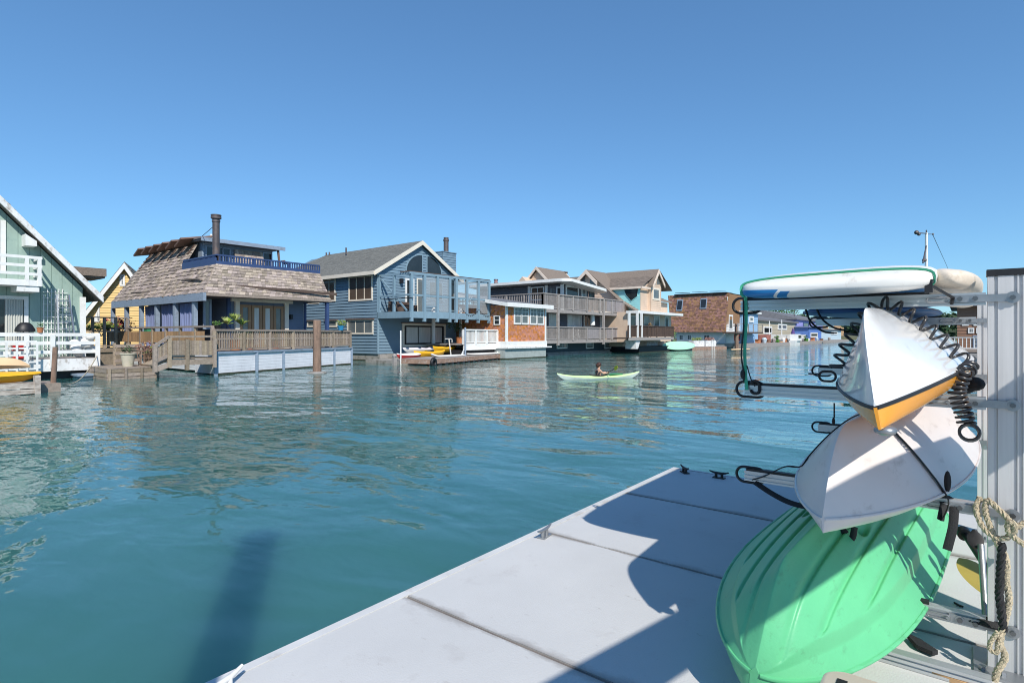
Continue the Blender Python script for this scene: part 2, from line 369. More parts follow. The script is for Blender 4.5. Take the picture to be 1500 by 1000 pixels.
def window_m(house, P, a0, a1, z0, z1, fm=WHITE, pm=GLASS, cols=1, rows=1, fw=.09, name='window', o=.09, sill=None, mun=.045):
    f = MB()
    f.pbox(P, a0, a0+fw, z0, z1, o, 0); f.pbox(P, a1-fw, a1, z0, z1, o, 0)
    f.pbox(P, a0+fw, a1-fw, z1-fw, z1, o, 0); f.pbox(P, a0+fw, a1-fw, z0, z0+fw, o, 0)
    for i in range(1, cols):
        c = a0+(a1-a0)*i/cols; f.pbox(P, c-mun/2, c+mun/2, z0+fw, z1-fw, o-.012, 0)
    for i in range(1, rows):
        c = z0+(z1-z0)*i/rows; f.pbox(P, a0+fw, a1-fw, c-mun/2, c+mun/2, o-.016, 0)
    w = f.build(name, fm, house)
    MB().pbox(P, a0+fw*.5, a1-fw*.5, z0+fw*.5, z1-fw*.5, o*.55, .004).build('pane', pm, w)
    if sill: MB().pbox(P, a0-.12, a1+.12, z1, z1+.07, o+.10, 0).build('hood', sill, w)
    return w
def railing(mb, p0, p1, z0, z1, nposts=4, post=.09, bal=.11, bw=.035, rails=2, top=.06, balusters=True, mi=0):
    p0 = V((p0[0], p0[1], 0)); p1 = V((p1[0], p1[1], 0)); d = p1-p0; Ln = d.length
    Z = lambda p, z: V((p.x, p.y, z))
    mb.bar(Z(p0, z1-top/2), Z(p1, z1-top/2), post*1.3, top, mi)
    if rails > 1: mb.bar(Z(p0, z0+.10), Z(p1, z0+.10), .05, .07, mi)
    if rails > 2: mb.bar(Z(p0, (z0+z1)/2+.05), Z(p1, (z0+z1)/2+.05), .05, .09, mi)
    for i in range(nposts):
        q = p0+d*(i/(nposts-1)); mb.bar(Z(q, z0-.05), Z(q, z1-top), post, post, mi)
    if balusters:
        n = int(Ln/bal)
        for i in range(1, n):
            q = p0+d*(i/n); mb.bar(Z(q, z0+.13), Z(q, z1-top), bw, bw, mi)
    return mb
def barge(house, a0, a1, b0, b1, z0=-.5, z1=.5, m=CONC):
    b_ = MB().box(a0, a1, b0, b1, z0, z1).build('barge', m, house)
    MB().box(a0-.012, a1+.012, b0-.012, b1+.012, -.2, .085).build('waterline', ALGAE, b_)
# ================================================================ MINT GREEN HOUSE
def mint_house():
    h = thing('mint_green_house', 'mint green gabled houseboat with peeling white rake boards and white deck railing', 'house', (4.2,35,0))
    P = PL('v', 35.0); Rk = PL('v', 34.3)
    ru, rz, eu, ez = 4.2, 9.95, 9.85, 3.72
    sl = (rz-ez)/(eu-ru)
    poly = [(-.9,.8),(9.2,.8),(9.2,rz-(9.2-ru)*sl-.1),(ru,rz-.1),(-.9,rz-(ru+.9)*sl-.1)]
    m = MB(); vert_boards(m, P, poly, .42)
    m.prism([V((a,35.02,z)) for a,z in poly], (0,11,0)); m.build('wall', MINT, h)
    m = MB()
    for sgn in (1,-1):
        e = ru+sgn*(eu-ru)
        m.prism([V((ru,34.3,rz)),V((e,34.3,ez)),V((e,34.3,ez+.16)),V((ru,34.3,rz+.24))], (0,12,0))
        pts = [V((e+sgn*.05,34.25,ez+.14)),V((e+sgn*.05,46.3,ez+.14)),V((ru,34.25,rz+.25)),V((ru,46.3,rz+.25))]
        shingles(m, *pts, row=.3, wid=.3)
    m.build('roof', ASPH_BR, h)
    m = MB()
    for sgn in (1,-1):
        e = ru+sgn*(eu-ru)
        m.prism([V((ru,34.18,rz-.12)),V((e,34.18,ez-.10)),V((e,34.18,ez+.22)),V((ru,34.18,rz+.24))], (0,.10,0))
    m.build('rake_board', WHITE_OLD, h)
    m = MB()
    for px, py in ((45,352),):
        a, z = Rk.p(px, py)
        m.prism([V((a-.2,34.25,z+.28)),V((a+.22,34.25,z-.02)),V((a+.22,34.25,z-.26)),V((a-.2,34.25,z-.26))], (0,.74,0))
    m.build('outrigger_beam', WHITE, h)
    MB().box(9.05,9.3,34.9,35.1,.9,3.9).build('corner_trim', WHITE, h)
    m = MB(); a, z = PL('v',40).p(108,408); b, z2 = PL('v',40).p(141,394)
    m.box(b-1.4,b,38.5,41,z,z+.1); m.box(b-1.5,b+.05,38.4,41.1,z+.1,z2-.1); m.build('side_roof', ASPH_BR, h)
    # balcony
    B = PL('v', 33.7); bal = MB()
    a1 = B.p(62, 400)[0]; zf = B.p(30,418)[1]; zt = B.p(30,374)[1]
    bal.box(2.0,a1,33.7,35,zf,zf+.28); bal.build('balcony', WHITE, h)
    m = MB()
    for k in range(3):
        z = zf+.55+k*(zt-zf-.6)/2; m.bar((2.0,33.72,z),(a1,33.72,z),.06,.13); m.bar((a1-.05,33.7,z),(a1-.05,35,z),.06,.13)
    for u in (a1-.1, a1-.55, a1-2.2, a1-4): m.bar((u,33.76,zf),(u,33.76,zt),.14,.14)
    m.build('balcony_railing', WHITE, h)
    MB().box(a1-.9,a1-.1,33.75,35,zf-.26,zf-.003).build('balcony_beam', WHITE, h)
    window(h, P, -12, 322, 8, 398, WHITE, GLASS_GR, fw=.28, name='upper_door')
    # sliding door + curtain
    w = window(h, P, -25, 433, 41, 492, WHITE, GLASS, cols=2, fw=.16, name='sliding_door')
    a0,_ = P.p(6,450); a1_,_ = P.p(33,450); zt_ = P.p(20,438)[1]
    c = MB(); n = 26; rows = []
    for z in (.95, zt_): rows.append([V((a0+(a1_-a0)*i/n, 34.90+.035*math.sin(i*1.7), z)) for i in range(n+1)])
    c.loft(rows, closed=False); c.build('curtain', CURTAIN, w)
    # deck
    D = MB(); D.box(-2,9.0,32.0,35.0,.80,.92); D.build('deck', WOOD_GREY, h)
    MB().box(2.5,9.05,31.92,32.0,.36,.90).build('fascia', WHITE_OLD, h)
    rl = MB()
    for z in (2.0, 1.62, 1.22): rl.bar((-2,31.96,z),(9.05,31.96,z),.07,.15); rl.bar((9.0,31.96,z),(9.0,35,z),.06,.12)
    for px in (38,76,142): u = PL('v',32).p(px,500)[0]; rl.bar((u,31.9,.2 if px == 142 else .5),(u,31.9,2.0),.17,.12)
    rl.bar((9.0,34.8,.9),(9.0,34.8,2.0),.12,.12)
    rl.build('deck_railing', WHITE, h)
    L = MB(); Q = PL('v', 31.6); a0, a1 = 2.6, Q.p(54,520)[0]; z0, z1 = .22, Q.p(40,500)[1]
    for z in [z0+(z1-z0)*k/5 for k in range(6)]: L.bar((a0,31.6,z),(a1,31.6,z),.04,.07)
    for k in range(13): u = a1-(a1-a0)*k/12; L.bar((u,31.55,z0-.15*(k==0)),(u,31.55,z1),.075,.035)
    L.build('lattice_gate', WHITE, h)
    MB().box(-1.5,9.0,32.3,45.5,-.4,.78).build('barge', HULL_DK, h)
    m = MB(); m.box(8.0,9.6,31.2,32.6,.12,.22); m.box(8.1,9.5,31.3,32.5,-.1,.12)
    m.build('boarding_step', PURPLE_TRIM, h)
mint_house()
def trellis():
    P = PL('v', 34.9); m = MB(); a0, z1 = P.p(64, 422); a1, _ = P.p(97, 422); z0 = .95
    for k in range(7): u = a0+(a1-a0)*k/6; m.bar((u,34.9,z0),(u,34.9,z1-.3*(k in (0,6))),.035,.02)
    for k in range(11): z = z0+(z1-z0)*(k+.4)/11; m.bar((a0-.05,34.87,z),(a1+.05,34.87,z),.035,.02)
    tag(m.build('trellis', WHITE), 'white square grid trellis fixed to the mint green wall', 'trellis')
    t = thing('stepladder', 'pale aluminium stepladder leaning in front of the white trellis', 'ladder', tuple(P.T(P.p(88,500)[0], .92, 1.0)))
    x0, x1 = P.p(80,450)[0], P.p(97,450)[0]; zt = P.p(88,432)[1]; m = MB()
    for u, e in ((x0,-.12),(x1,.12)): m.bar((u+e,33.6,.93),(u,34.5,zt),.06,.09); m.bar((u+e,34.75,.93),(u,34.52,zt),.05,.05)
    m.build('side_rail', STEEL, t); m = MB()
    for k in range(8):
        f = (k+1)/9; MB().box(x0-.1*(1-f), x1+.1*(1-f), 33.6+.9*f-.06, 33.6+.9*f+.06, .93+(zt-.93)*f, .97+(zt-.93)*f).build('step', STEEL, t)
trellis()
def grill():
    q = on_v(36, 487, 33.2); t = thing('barbecue_grill', 'black covered barbecue grill standing on the mint house deck', 'grill', (q.x,33.2,.92))
    a0, a1 = on_v(21,487,33.2).x, on_v(52,487,33.2).x; c = (a0+a1)/2; w = (a1-a0)/2; zt = on_v(36,472,33.2).z
    m = MB(); secs = []
    for f, z in ((1,zt-.42),(1,zt-.32),(.72,zt-.12),(.45,zt-.02),(.1,zt)):
        secs.append([V((c+w*f*math.cos(k*math.pi/8), 33.2+.33*f*math.sin(k*math.pi/8), z)) for k in range(16)])
    m.loft(secs, cap=True); m.build('lid', BLACK, t, smooth=50)
    m = MB(); m.box(c-w*.7,c+w*.7,32.95,33.45,zt-.62,zt-.43)
    m.build('firebox', BLACK, t)
    for sx in (-1,1):
        for sy in (-1,1): MB().bar((c+sx*w*.6,33.2+sy*.2,.92),(c+sx*w*.6,33.2+sy*.2,zt-.6),.05,.05).build('leg', STEEL, t)
grill()
def lathe(mb, c, prof, n=14, mi=0):
    secs = [[V((c[0]+r*math.cos(2*math.pi*k/n), c[1]+r*math.sin(2*math.pi*k/n), c[2]+z)) for k in range(n)] for r, z in prof]
    return mb.loft(secs, True, True, mi)
def potted(name, label, c, r, hgt, pm, leafm, crown, n, ls, cat='plant pot', base=None):
    t = thing(name, label, cat, c)
    m = MB(); lathe(m, c, [(r*.7,0),(r*.98,hgt*.9),(r*1.08,hgt*.9),(r*1.08,hgt),(r*.85,hgt),(r*.8,hgt*.85)]); m.build('pot', pm, t, smooth=40)
    if n:
        m = MB(); m.leaves((c[0],c[1],c[2]+hgt+crown[2]*.7), crown, n, ls); m.build('foliage', leafm, t)
    return t
q = on_v(58.5, 487, 32.0); potted('flower_pot', 'small terracotta pot on the white railing beside the black grill', (q.x,31.96,2.08), .13, .24, TERRA, LEAF, (.16,.16,.12), 30, .05)
def tarp():
    c = on_v(123, 498, 32.6); m = MB(); rnd = random.Random(3)
    for k in range(9):
        m.ball((c.x+rnd.uniform(-.35,.3), 32.6+rnd.uniform(-.15,.2), 1.1+.1*k), (rnd.uniform(.16,.3),rnd.uniform(.12,.2),rnd.uniform(.12,.2)), 9, 6)
    tag(m.build('tarp_bundle', WHITE, smooth=180), 'crumpled white cloth bundle heaped at the corner of the white deck', 'cloth')
    c = on_v(26, 516, 32.4); m = MB(); m.box(c.x-.18,c.x+.18,32.3,32.6,.93,1.5); m.box(c.x-.2,c.x+.2,32.28,32.62,1.5,1.58)
    tag(m.build('red_crate', REDPLAS), 'red plastic box seen through the white lattice gate', 'box')
tarp()
# ---------------------------------------------------------------- hull generator (kayaks)
def kayak(name, label, L, Wd, depth, deck, hullm, deckm, loc, yaw=0, roll=0, inverted=False, rocker=.10, vee=(1.0,2.6), ns=40, nt=20, fpow=(2.2,.85), cat='kayak', stem=.16, cockpit=True, rim=None, parent_extra=None, profile=None, pitch=0, tipw=.0, group=None, bowlift=0., dpow=2, dend=.35):
    t = thing(name, label, cat, loc, group)
    M = Matrix.Translation(V(loc)) @ Matrix.Rotation(yaw,4,'Z') @ Matrix.Rotation(pitch,4,'Y') @ Matrix.Rotation(roll,4,'X') @ (Matrix.Rotation(math.pi,4,'X') if inverted else Matrix.Identity(4))
    def wid(s):
        q = abs(2*s-1); return Wd/2*max(.003, (1-q**fpow[0]))**fpow[1]+tipw
    def rise(s): q = abs(2*s-1); return rocker*q**3+bowlift*max(0,1-2*s)**3
    def dep(s):
        q = abs(2*s-1); return depth*(1-max(0,(q-(1-stem*2))/(stem*2))**2.6*.93)
    hull, dk, rimL, rimR = [], [], [], []
    for i in range(ns+1):
        s = .5-.5*math.cos(math.pi*i/ns) if i not in (0,ns) else i/ns
        w_, r_, d_ = wid(s), rise(s), dep(s); x = (s-.5)*L
        q = abs(2*s-1); kx = vee[1]+(vee[0]-vee[1])*q**1.6
        row = []
        for j in range(nt+1):
            u = -1+2*j/nt
            hgt = (1-abs(u)**kx) if profile is None else profile(u, q, s)
            row.append(M @ V((x, w_*u, r_-d_*hgt)))
        hull.append(row)
        dkx = deck*(dend+(1-dend)*(1-q**2))
        dk.append([M @ V((x, w_*tj, r_+dkx*(1-abs(tj)**dpow))) for tj in [math.copysign(abs(1-2*j/16)**(.3 if dpow > 6 else 1), 8-j) if j != 8 else 0. for j in range(17)]])
        rimL.append(row[0]); rimR.append(row[-1])
    m = MB(); m.loft(hull, closed=False); m.poly(hull[0]); m.poly(hull[-1]); m.build('hull', hullm, t, smooth=50)
    m = MB(); m.loft(dk, closed=False); m.poly(dk[0]); m.poly(dk[-1]); m.build('deck', deckm, t, smooth=50)
    if rim:
        m = MB(); m.tube(rimL, rim[1], 6); m.tube(rimR, rim[1], 6); m.build('rim', rim[0], t, smooth=60)
    if cockpit:
        m = MB(); pts = []
        for k in range(25):
            a = 2*math.pi*k/24; x = .42*math.cos(a)-.05; y = Wd*.32*math.sin(a)
            pts.append(M @ V((x, y, rise(.5)+deck*(1-(y/(Wd/2))**2)+.02)))
        m.tube(pts, .022, 6, cap=False); m.add(pts[:-1], [list(range(24))]); m.build('cockpit', BLACK, t, smooth=60)
    def pt(s, u, off=0.):
        w_, r_, d_ = wid(s), rise(s), dep(s); q = abs(2*s-1); kx = vee[1]+(vee[0]-vee[1])*q**1.6
        f = lambda uu: V(((s-.5)*L, w_*uu, r_-d_*((1-abs(uu)**kx) if profile is None else profile(uu, q, s))))
        p = f(u); tn = (f(min(1,u+.02))-f(max(-1,u-.02))).normalized(); nm = V((0, tn.z, -tn.y))
        return M @ (p+nm*off)
    return t, M, pt
def board(name, label, L, W, T, mats, loc, yaw=0, roll=0, pitch=0, flip=False, ns=28, stretch=2.4, cat='paddleboard', droop=0, tail=0, group=None, graphic=None, matfn=None, parts=True):
    M = Matrix.Translation(V(loc)) @ Matrix.Rotation(yaw,4,'Z') @ Matrix.Rotation(pitch,4,'Y') @ Matrix.Rotation(roll,4,'X')
    secs = []; n = 28
    for i in range(ns+1):
        s = .5-.5*math.cos(math.pi*i/ns); q = 2*s-1; w = W/2*max(.10, (1-abs(q)**stretch))**.5; x = q*L/2
        w = W/2*(max(.0005, 1-abs(q)**(tail if q < 0 and tail else stretch)))**(.5 if q < 0 and tail else .55)
        tt = T/2*(1-.35*abs(q)**6)*max(.0, 1-abs(q)**40)**.5+.001; dz = -droop*max(0,-q-.6)**2/.16
        row = []
        for k in range(n):
            a = 2*math.pi*k/n; cx, sx = math.cos(a), math.sin(a)
            row.append(M @ V((x, w*math.copysign(abs(cx)**.62, cx), dz+tt*math.copysign(abs(sx)**(.5 if tail else .75), sx))))
        secs.append(row)
    m = MB(); m.loft(secs, cap=True)
    if matfn: 
        Mi = M.inverted()
        for k, f in enumerate(m.f):
            c = sum((m.v[i] for i in f), V((0,0,0)))/len(f); m.m[k] = matfn(Mi @ c)
    return m, M
# ---------------------------------------------------------------- float with two yellow kayaks, wooden pole
def left_float():
    t = thing('mooring_float', 'low weathered plank float carrying two yellow kayaks beside the mint house', 'float', (3,25.5,0))
    m = MB(); m.box(-3,5.1,24.5,24.56,.02,.17); m.box(-3,5.1,24.5,24.58,.20,.38); m.box(5.1,5.25,24.45,24.7,-.05,.62); m.build('side_board', mat('peeling_float_board', (.50,.45,.40), .8, var=.25, scale=3, dirt=((.18,.13,.10), .75, 3), bump=.4, dstretch=(.7,2,2)), t)
    m = MB(); m.box(5.1,5.9,24.9,26.5,-.05,.30); m.build('end_board', WOOD, t)
    m = MB()
    for k in range(8): m.box(-3,5.1,24.63+k*.24,24.85+k*.24,.26,.32)
    m.build('deck', WOOD, t)
    kayak('yellow_kayak', 'bright yellow kayak lying on the weathered plank float', 4.6, .62, .24, .18, YPLAS, YPLAS, (3.05,24.95,.62), yaw=.02, cockpit=False, rocker=.05, tipw=.14, ns=20, nt=10)
    kayak('pale_kayak', 'pale orange kayak behind the bright yellow one on the plank float', 4.4, .7, .26, .2, PALEPLAS, PALEPLAS, (3.05,25.85,.98), yaw=.02, inverted=True, cockpit=False, rocker=.08, ns=20, nt=10)
    MB_ = MB(); a = on_v(76.5, 580, 25.2); b = on_v(81,508,25.2)
    MB_.cyl((a.x,25.2,-.5),(b.x,25.2,b.z),.09,.08,10); tag(MB_.build('mooring_pole', PILE, smooth=60), 'thin bare wooden pole standing at the end of the plank float', 'pole')
    m = MB(); p0 = on_v(81,562,25.2); p1 = V((8.9,31.8,1.0)); n = 14
    m.tube([p0.lerp(p1,i/n)-V((0,0,.5*math.sin(math.pi*i/n))) for i in range(n+1)], .022, 5)
    tag(m.build('mooring_rope', ROPE, smooth=60), 'slack rope running from the wooden pole to the white deck post', 'rope')
left_float()
# ================================================================ YELLOW HOUSE behind
def yellow_house():
    h = thing('yellow_house', 'yellow lap sided gabled house with white rake boards behind the shake roofed houseboat', 'house', on_v(180,487,52)*1.0)
    P = PL('v', 52.0); au, az = P.p(183,388); lu, lz = P.p(112,478); sl = (az-lz)/(au-lu); ru = au+(az-3.2)/sl
    lz0 = 3.0; lu0 = au-(az-lz0)/sl
    poly = [(lu0+.25,.7),(ru-.2,.7),(ru-.2,3.1),(au,az-.15),(lu0+.25,3.1)]
    m = MB(); lap(m, P, poly, .2); m.prism([V((a,52.03,z)) for a,z in poly], (0,10,0)); m.build('wall', YELLOW, h)
    m = MB()
    for e, ez in ((lu0,lz0),(ru,3.0)):
        sg = -1 if e < au else 1
        m.prism([V((au,51.6,az)),V((e,51.6,ez)),V((e,51.6,ez+.2)),V((au,51.6,az+.22))], (0,11,0))
        shingles(m, (e,51.6,ez+.2),(e,62.6,ez+.2),(au,51.6,az+.22),(au,62.6,az+.22), .4, .4)
    m.build('roof', ASPH, h)
    m = MB()
    for e, ez in ((lu0,lz0),(ru,3.0)): m.prism([V((au,51.5,az-.35)),V((e,51.5,ez-.35)),V((e,51.5,ez+.1)),V((au,51.5,az+.12))], (0,.1,0))
    m.build('rake_board', WHITE, h)
    window(h, P, 175.5, 402, 183, 419, WHITE, GLASS_GR, rows=2, fw=.14)
    a0,z0 = P.p(136,471); a1,z1 = P.p(147,448)
    m = MB(); m.prism([P.T(a0,z0,.1),P.T(a1,z0,.1),P.T(a1,z1,.1)], (0,.1,0)); w = m.build('window', WHITE, h)
    m = MB(); m.prism([P.T(a0+.45,z0+.12,.12),P.T(a1-.12,z0+.12,.12),P.T(a1-.12,z1-.4,.12)], (0,.02,0)); m.build('pane', GLASS_GR, w)
    barge(h, lu0, ru, 52.2, 62, -.3, .7); h.rotation_euler = (0,0,-rad(24))
yellow_house()
def bush(label, c, r, n, ls, m_=LEAF, name='bush', cat='bush', group=None, stems=4, seed=1):
    rnd = random.Random(seed); t = thing(name, label, cat, c, group)
    m = MB()
    for k in range(max(3, n//130)):
        o = V((rnd.uniform(-.6,.6)*r[0], rnd.uniform(-.6,.6)*r[1], rnd.uniform(.5,1.3)*r[2]))
        m.leaves(V(c)+o, (r[0]*.55,r[1]*.55,r[2]*.5), n//max(3,n//130), ls, rnd)
    m.build('foliage', m_, t)
    m = MB()
    for k in range(stems): m.cyl(V(c), V(c)+V((rnd.uniform(-.5,.5)*r[0], rnd.uniform(-.5,.5)*r[1], r[2]*rnd.uniform(.8,1.3))), .025, .01, 5)
    m.build('stem', TRUNK, t)
    return t
q = on_v(176, 470, 47.5); bush('bush of red blossom in front of the yellow house', (q.x,47.5,2.0), (1.6,.8,.85), 700, .10, REDLEAF, seed=4)
q = on_v(148, 478, 44); bush('yellow green shrub behind the wooden fence by the mint house', (q.x,44,1.9), (1.2,.6,.6), 500, .10, LEAF_LT, seed=5)
m = MB(); a, b = on_v(118,480,42).x, on_v(186,480,42).x
railing(m, (a,42),(b,42),1.2,on_v(150,464,42).z, 5, .14, .3, .05, 3, balusters=False); m.box(a,b,41.9,44.5,.9,1.15); m.box(a,b,42.0,42.1,.1,.9)
tag(m.build('wooden_walkway', WOOD), 'grey wooden walkway with rails between the mint house and the shake roofed house', 'walkway')
q = on_v(175,476,41); m = MB(); m.box(q.x+1.4,q.x+2.5,40.6,41.2,1.96,2.4); m.box(q.x+1.35,q.x+2.55,40.55,41.25,2.4,2.48)
tag(m.build('green_bin', mat('bin_green', (.05,.25,.12), .5)), 'green plastic storage bin on the walkway below the red blossom', 'bin')
# ================================================================ SHAKE ROOFED HOUSE
def shake_house():
    h = thing('shake_roofed_house', 'slate blue houseboat with weathered cedar shake mansard roof and tall flue pipe', 'house', (18,35,0))
    ZE, ZR = 4.3, 6.1; U0, U1, V0, V1 = 14.0, 21.95, 32.5, 46.8
    ins = 1.2; zt = 7.95; it = ins*(zt-ZE)/(ZR-ZE)
    m = MB(); rn = random.Random(5)
    shingles(m, (U0,V0,ZE),(U1,V0,ZE),(U0+ins,V0+ins,ZR),(U1,V0+ins,ZR), .235, .27, .04, rnd=rn)         # front band
    shingles(m, (U0,V1,ZE),(U0,V0,ZE),(U0+ins,V1,ZR),(U0+ins,V0+ins,ZR), .30, .34, .055, rnd=rn, jag=.07) # side band
    shingles(m, (U0+ins,V1,ZR),(U0+ins,38.2,ZR),(U0+it,V1,zt),(U0+it,38.9,zt), .30, .34, .055, rnd=rn, jag=.07)
    m.build('roof_shakes', SHAKE, h)
    m = MB()
    m.prism([V((U0+.02,V0+.02,ZE)),V((U1,V0+.02,ZE)),V((U1,V0+ins,ZR-.03)),V((U0+ins,V0+ins,ZR-.03))], (0,1,0)) if 0 else None
    m.poly([(U1-.02,V0+.03,ZE),(U1-.02,V1,ZE),(U1-.02,V1,ZR),(U1-.02,V0+ins,ZR)])
    m.poly([(U0+ins,V1-.02,ZR-.02),(U0+ins,V0+ins,ZR-.02),(U1,V0+ins,ZR-.02),(U1,V1-.02,ZR-.02)])
    m.prism([V((U0+.05,V1-.1,ZE)),V((U1,V1-.1,ZE)),V((U1,V1-.1,zt)),V((U0+it,V1-.1,zt))], (0,.1,0))
    m.box(U0+.1,U1-.05,V0+.1,V1-.1,ZE-.12,ZE-.01)
    m.build('roof_deck', ROOFGREY, h)
    m = MB(); m.box(U0-.06,U0+.10,V0-.06,V1,ZE-.45,ZE-.005); m.build('eave_beam', PURPLE_TRIM, h)
    m = MB(); m.box(U0+.1,U1+.05,V0-.05,V0+.08,ZE-.16,ZE-.005); m.box(U1-.07,U1+.05,V0+.08,V1,ZE-.16,ZE-.005)
    m.build('fascia', WOOD, h)
    # dark ladder pole on the front shakes, snow boards on the side
    m = MB(); P = PL('v', V0+.35); a, z = P.p(336,418); b, z2 = PL('v',V0-.05).p(492,431)
    m.bar((a,V0+.42,z),(b,V0-.12,z2),.10,.16); m.build('roof_pole', WOOD_DK, h)
    MB().bar((U0+.36,V0+1.2,ZE+.85),(U0+.62,V0+4.4,ZE+1.0),.16,.05).build('roof_board', WOOD, h); MB().bar((U0+.30,V0+8.2,ZE+.45),(U0+.30,V0+11.6,ZE+.55),.14,.05).build('roof_board', WOOD, h)
    # penthouse
    Pf = PL('v', 38.6); m = MB()
    poly = [(U0+it+.1,ZR),(21.3,ZR),(21.3,8.0),(U0+it+.1,8.0)]
    lap(m, Pf, poly, .22); m.box(U0+it+.1,21.3,38.63,V1-.1,ZR,8.0); m.build('penthouse_wall', PURPLE_TRIM, h)
    m = MB(); m.box(U0+it-.25,21.75,37.9,V1,8.02,8.12); m.box(U0+it-.3,21.8,37.85,V1+.02,8.12,8.2); m.build('penthouse_roof', ROOFGREY, h)
    MB().box(U0+it-.3,21.85,37.8,37.87,7.96,8.21).build('penthouse_fascia', PURPLE_TRIM, h)
    a0 = Pf.p(338,370)[0]; a1 = Pf.p(383,370)[0]
    m = MB(); shingles(m, (a0,37.9,ZR),(a1,37.9,ZR),(a0+.15,38.4,7.75),(a1-.05,38.4,7.75), .3, .26, .04); m.build('penthouse_shakes', SHAKE, h)
    for x0, x1 in ((300,326),(325,337),(384,398)):
        a0, a1 = Pf.p(x0,370)[0], Pf.p(x1,370)[0]
        window_m(h, Pf, a0, a1, ZR+.15, 7.8, PURPLE_TRIM, GLASS, fw=.08, name='penthouse_window', o=.1)
    m = MB()
    for (u, hh) in ((21.5,.0),): m.bar((21.6,38.0,ZR),(21.4,38.0,8.0),.12,.12); m.bar((21.9,38.3,7.3),(22.2,38.3,7.1),.5,.08)
    m.build('corner_post', FIN, h)
    # louver boards stepping down along the ridge of the side slope
    for k in range(6):
        v0 = 38.6+k*1.42; z = zt+.02
        m = MB(); m.bar((U0+it-1.05,v0+.9,z-.06),(U0+it+.9,v0+.9,z+.34),1.25,.10,up=(-.3,.35,1)); m.build('roof_louver', FIN, h)
        b = MB(); e = V((U0+it,v0+.55,zt+.05)); sdir = V((-it,0,-(zt-ZE))).normalized()
        b.bar(e, e+sdir*(1.0+.12*k), .20, .10, up=(-.8,0,.6)); b.build('roof_batten', WOOD_DK, h)
    # railing round the roof terrace
    m = MB(); zr = ZR+.55
    for (p0, p1) in (((U0+ins+.05,V0+ins+.05),(U1,V0+ins+.05)), ((U0+ins+.05,V0+ins+.05),(U0+ins+.05,38.2))):
        railing(m, p0, p1, ZR, zr, 4, .08, .16, .07, 2, .09)
    m.box(U0+ins-.05,U1,V0+ins-.03,V0+ins+.02,ZR-.06,ZR+.16); m.box(U0+ins-.05,U0+ins+.02,V0+ins,38.2,ZR-.06,ZR+.34)
    m.build('terrace_railing', NAVY, h)
    # flue pipe
    c = on_v(316.5,376,35.0); m = MB(); zt2 = on_v(316.5,315,35).z
    m.cyl((c.x,35,ZR-.05),(c.x,35,zt2-.25),.20,.20,16); m.cyl((c.x,35,zt2-.42),(c.x,35,zt2-.32),.23,.23,16)
    p = m.build('flue_pipe', PIPE, h, smooth=50)
    m = MB(); lathe(m, (c.x,35,zt2-.25), [(.22,0),(.29,.03),(.29,.16),(.25,.18),(.29,.2),(.29,.26),(.1,.3)]); m.build('flue_cap', PIPE, p, smooth=40)
    m = MB(); m.tube([(c.x,35,8.6),(c.x+.5,38.3,8.2)],.02,5); m.tube([(c.x,35,7.4),(c.x+.6,38.3,7.8)],.015,5); m.build('guy_wire', PIPE, p)
    for px, py, hh in ((296,344,.55),(310,340,.8)):
        q = on_v(px,py,40.5); MB().cyl((q.x,40.5,8.1),(q.x,40.5,8.1+hh),.11,.11,8).build('roof_vent', WHITE, h, smooth=60)
    # walls below
    W = PL('v', 34.2); m = MB()
    lap(m, W, [(U0+2.1,1.15),(U1-.9,1.15),(U1-.9,ZE-.12),(U0+2.1,ZE-.12)], .19); m.box(U0+2.1,U1-.9,34.23,V1-.5,1.15,ZE-.12)
    Wl = PL('u', U0+2.1); lap(m, Wl, [(34.25,1.15),(V1-.5,1.15),(V1-.5,ZE-.12),(34.25,ZE-.12)], .19)
    m.build('wall', PURPLE, h)
    m = MB(); m.box(U0+2.05,U0+2.25,34.14,34.3,1.15,ZE-.15); a = W.p(446,450)[0]; m.box(a-.05,a+.1,34.12,34.2,1.15,ZE-.15); m.build('corner_board', NAVY, h)
    # glazed garden doors
    m = MB(); a0, a1 = W.p(343,450)[0], W.p(421,450)[0]; zt_ = W.p(380,443)[1]
    m.box(a0,a0+.26,34.02,34.2,1.15,zt_+.25); m.box(a1-.26,a1,34.02,34.2,1.15,zt_+.25); m.box(a0-.25,a1+.25,33.95,34.2,zt_,zt_+.2)
    m.build('door_surround', CREAM, h)
    for k in range(4):
        b0 = a0+.3+(a1-a0-.6)*k/4; b1 = a0+.3+(a1-a0-.6)*(k+1)/4-.03
        window_m(h, W, b0, b1, 1.2, zt_-.18, DOORWOOD, GLASS_CU if k in (1,2) else GLASS_GR, 1, 1, .17, 'garden_door', .12)
    window(h, W, 297, 438, 309, 482, PURPLE_TRIM, GLASS_GR, fw=.12, name='side_door')
    m = MB(); a = W.p(425,451)[0]; m.box(a-.08,a+.08,34.0,34.2,3.0,3.3); m.build('wall_lamp', BLACK, h)
    # posts and curtains along the side porch
    Pp = PL('u', U0+.12)
    for px in (165.5,185.5,207,230,257,285):
        v = Pp.p(px,455)[0]; MB().box(U0+.02,U0+.24,v-.13,v+.13,1.2,ZE-.45).build('porch_post', PURPLE_TRIM, h)
    u = on_v(463,470,V0+.1).x; MB().box(U1-.25,U1-.05,V0+.05,V0+.25,1.2,ZE-.17).build('porch_post', NAVY, h)
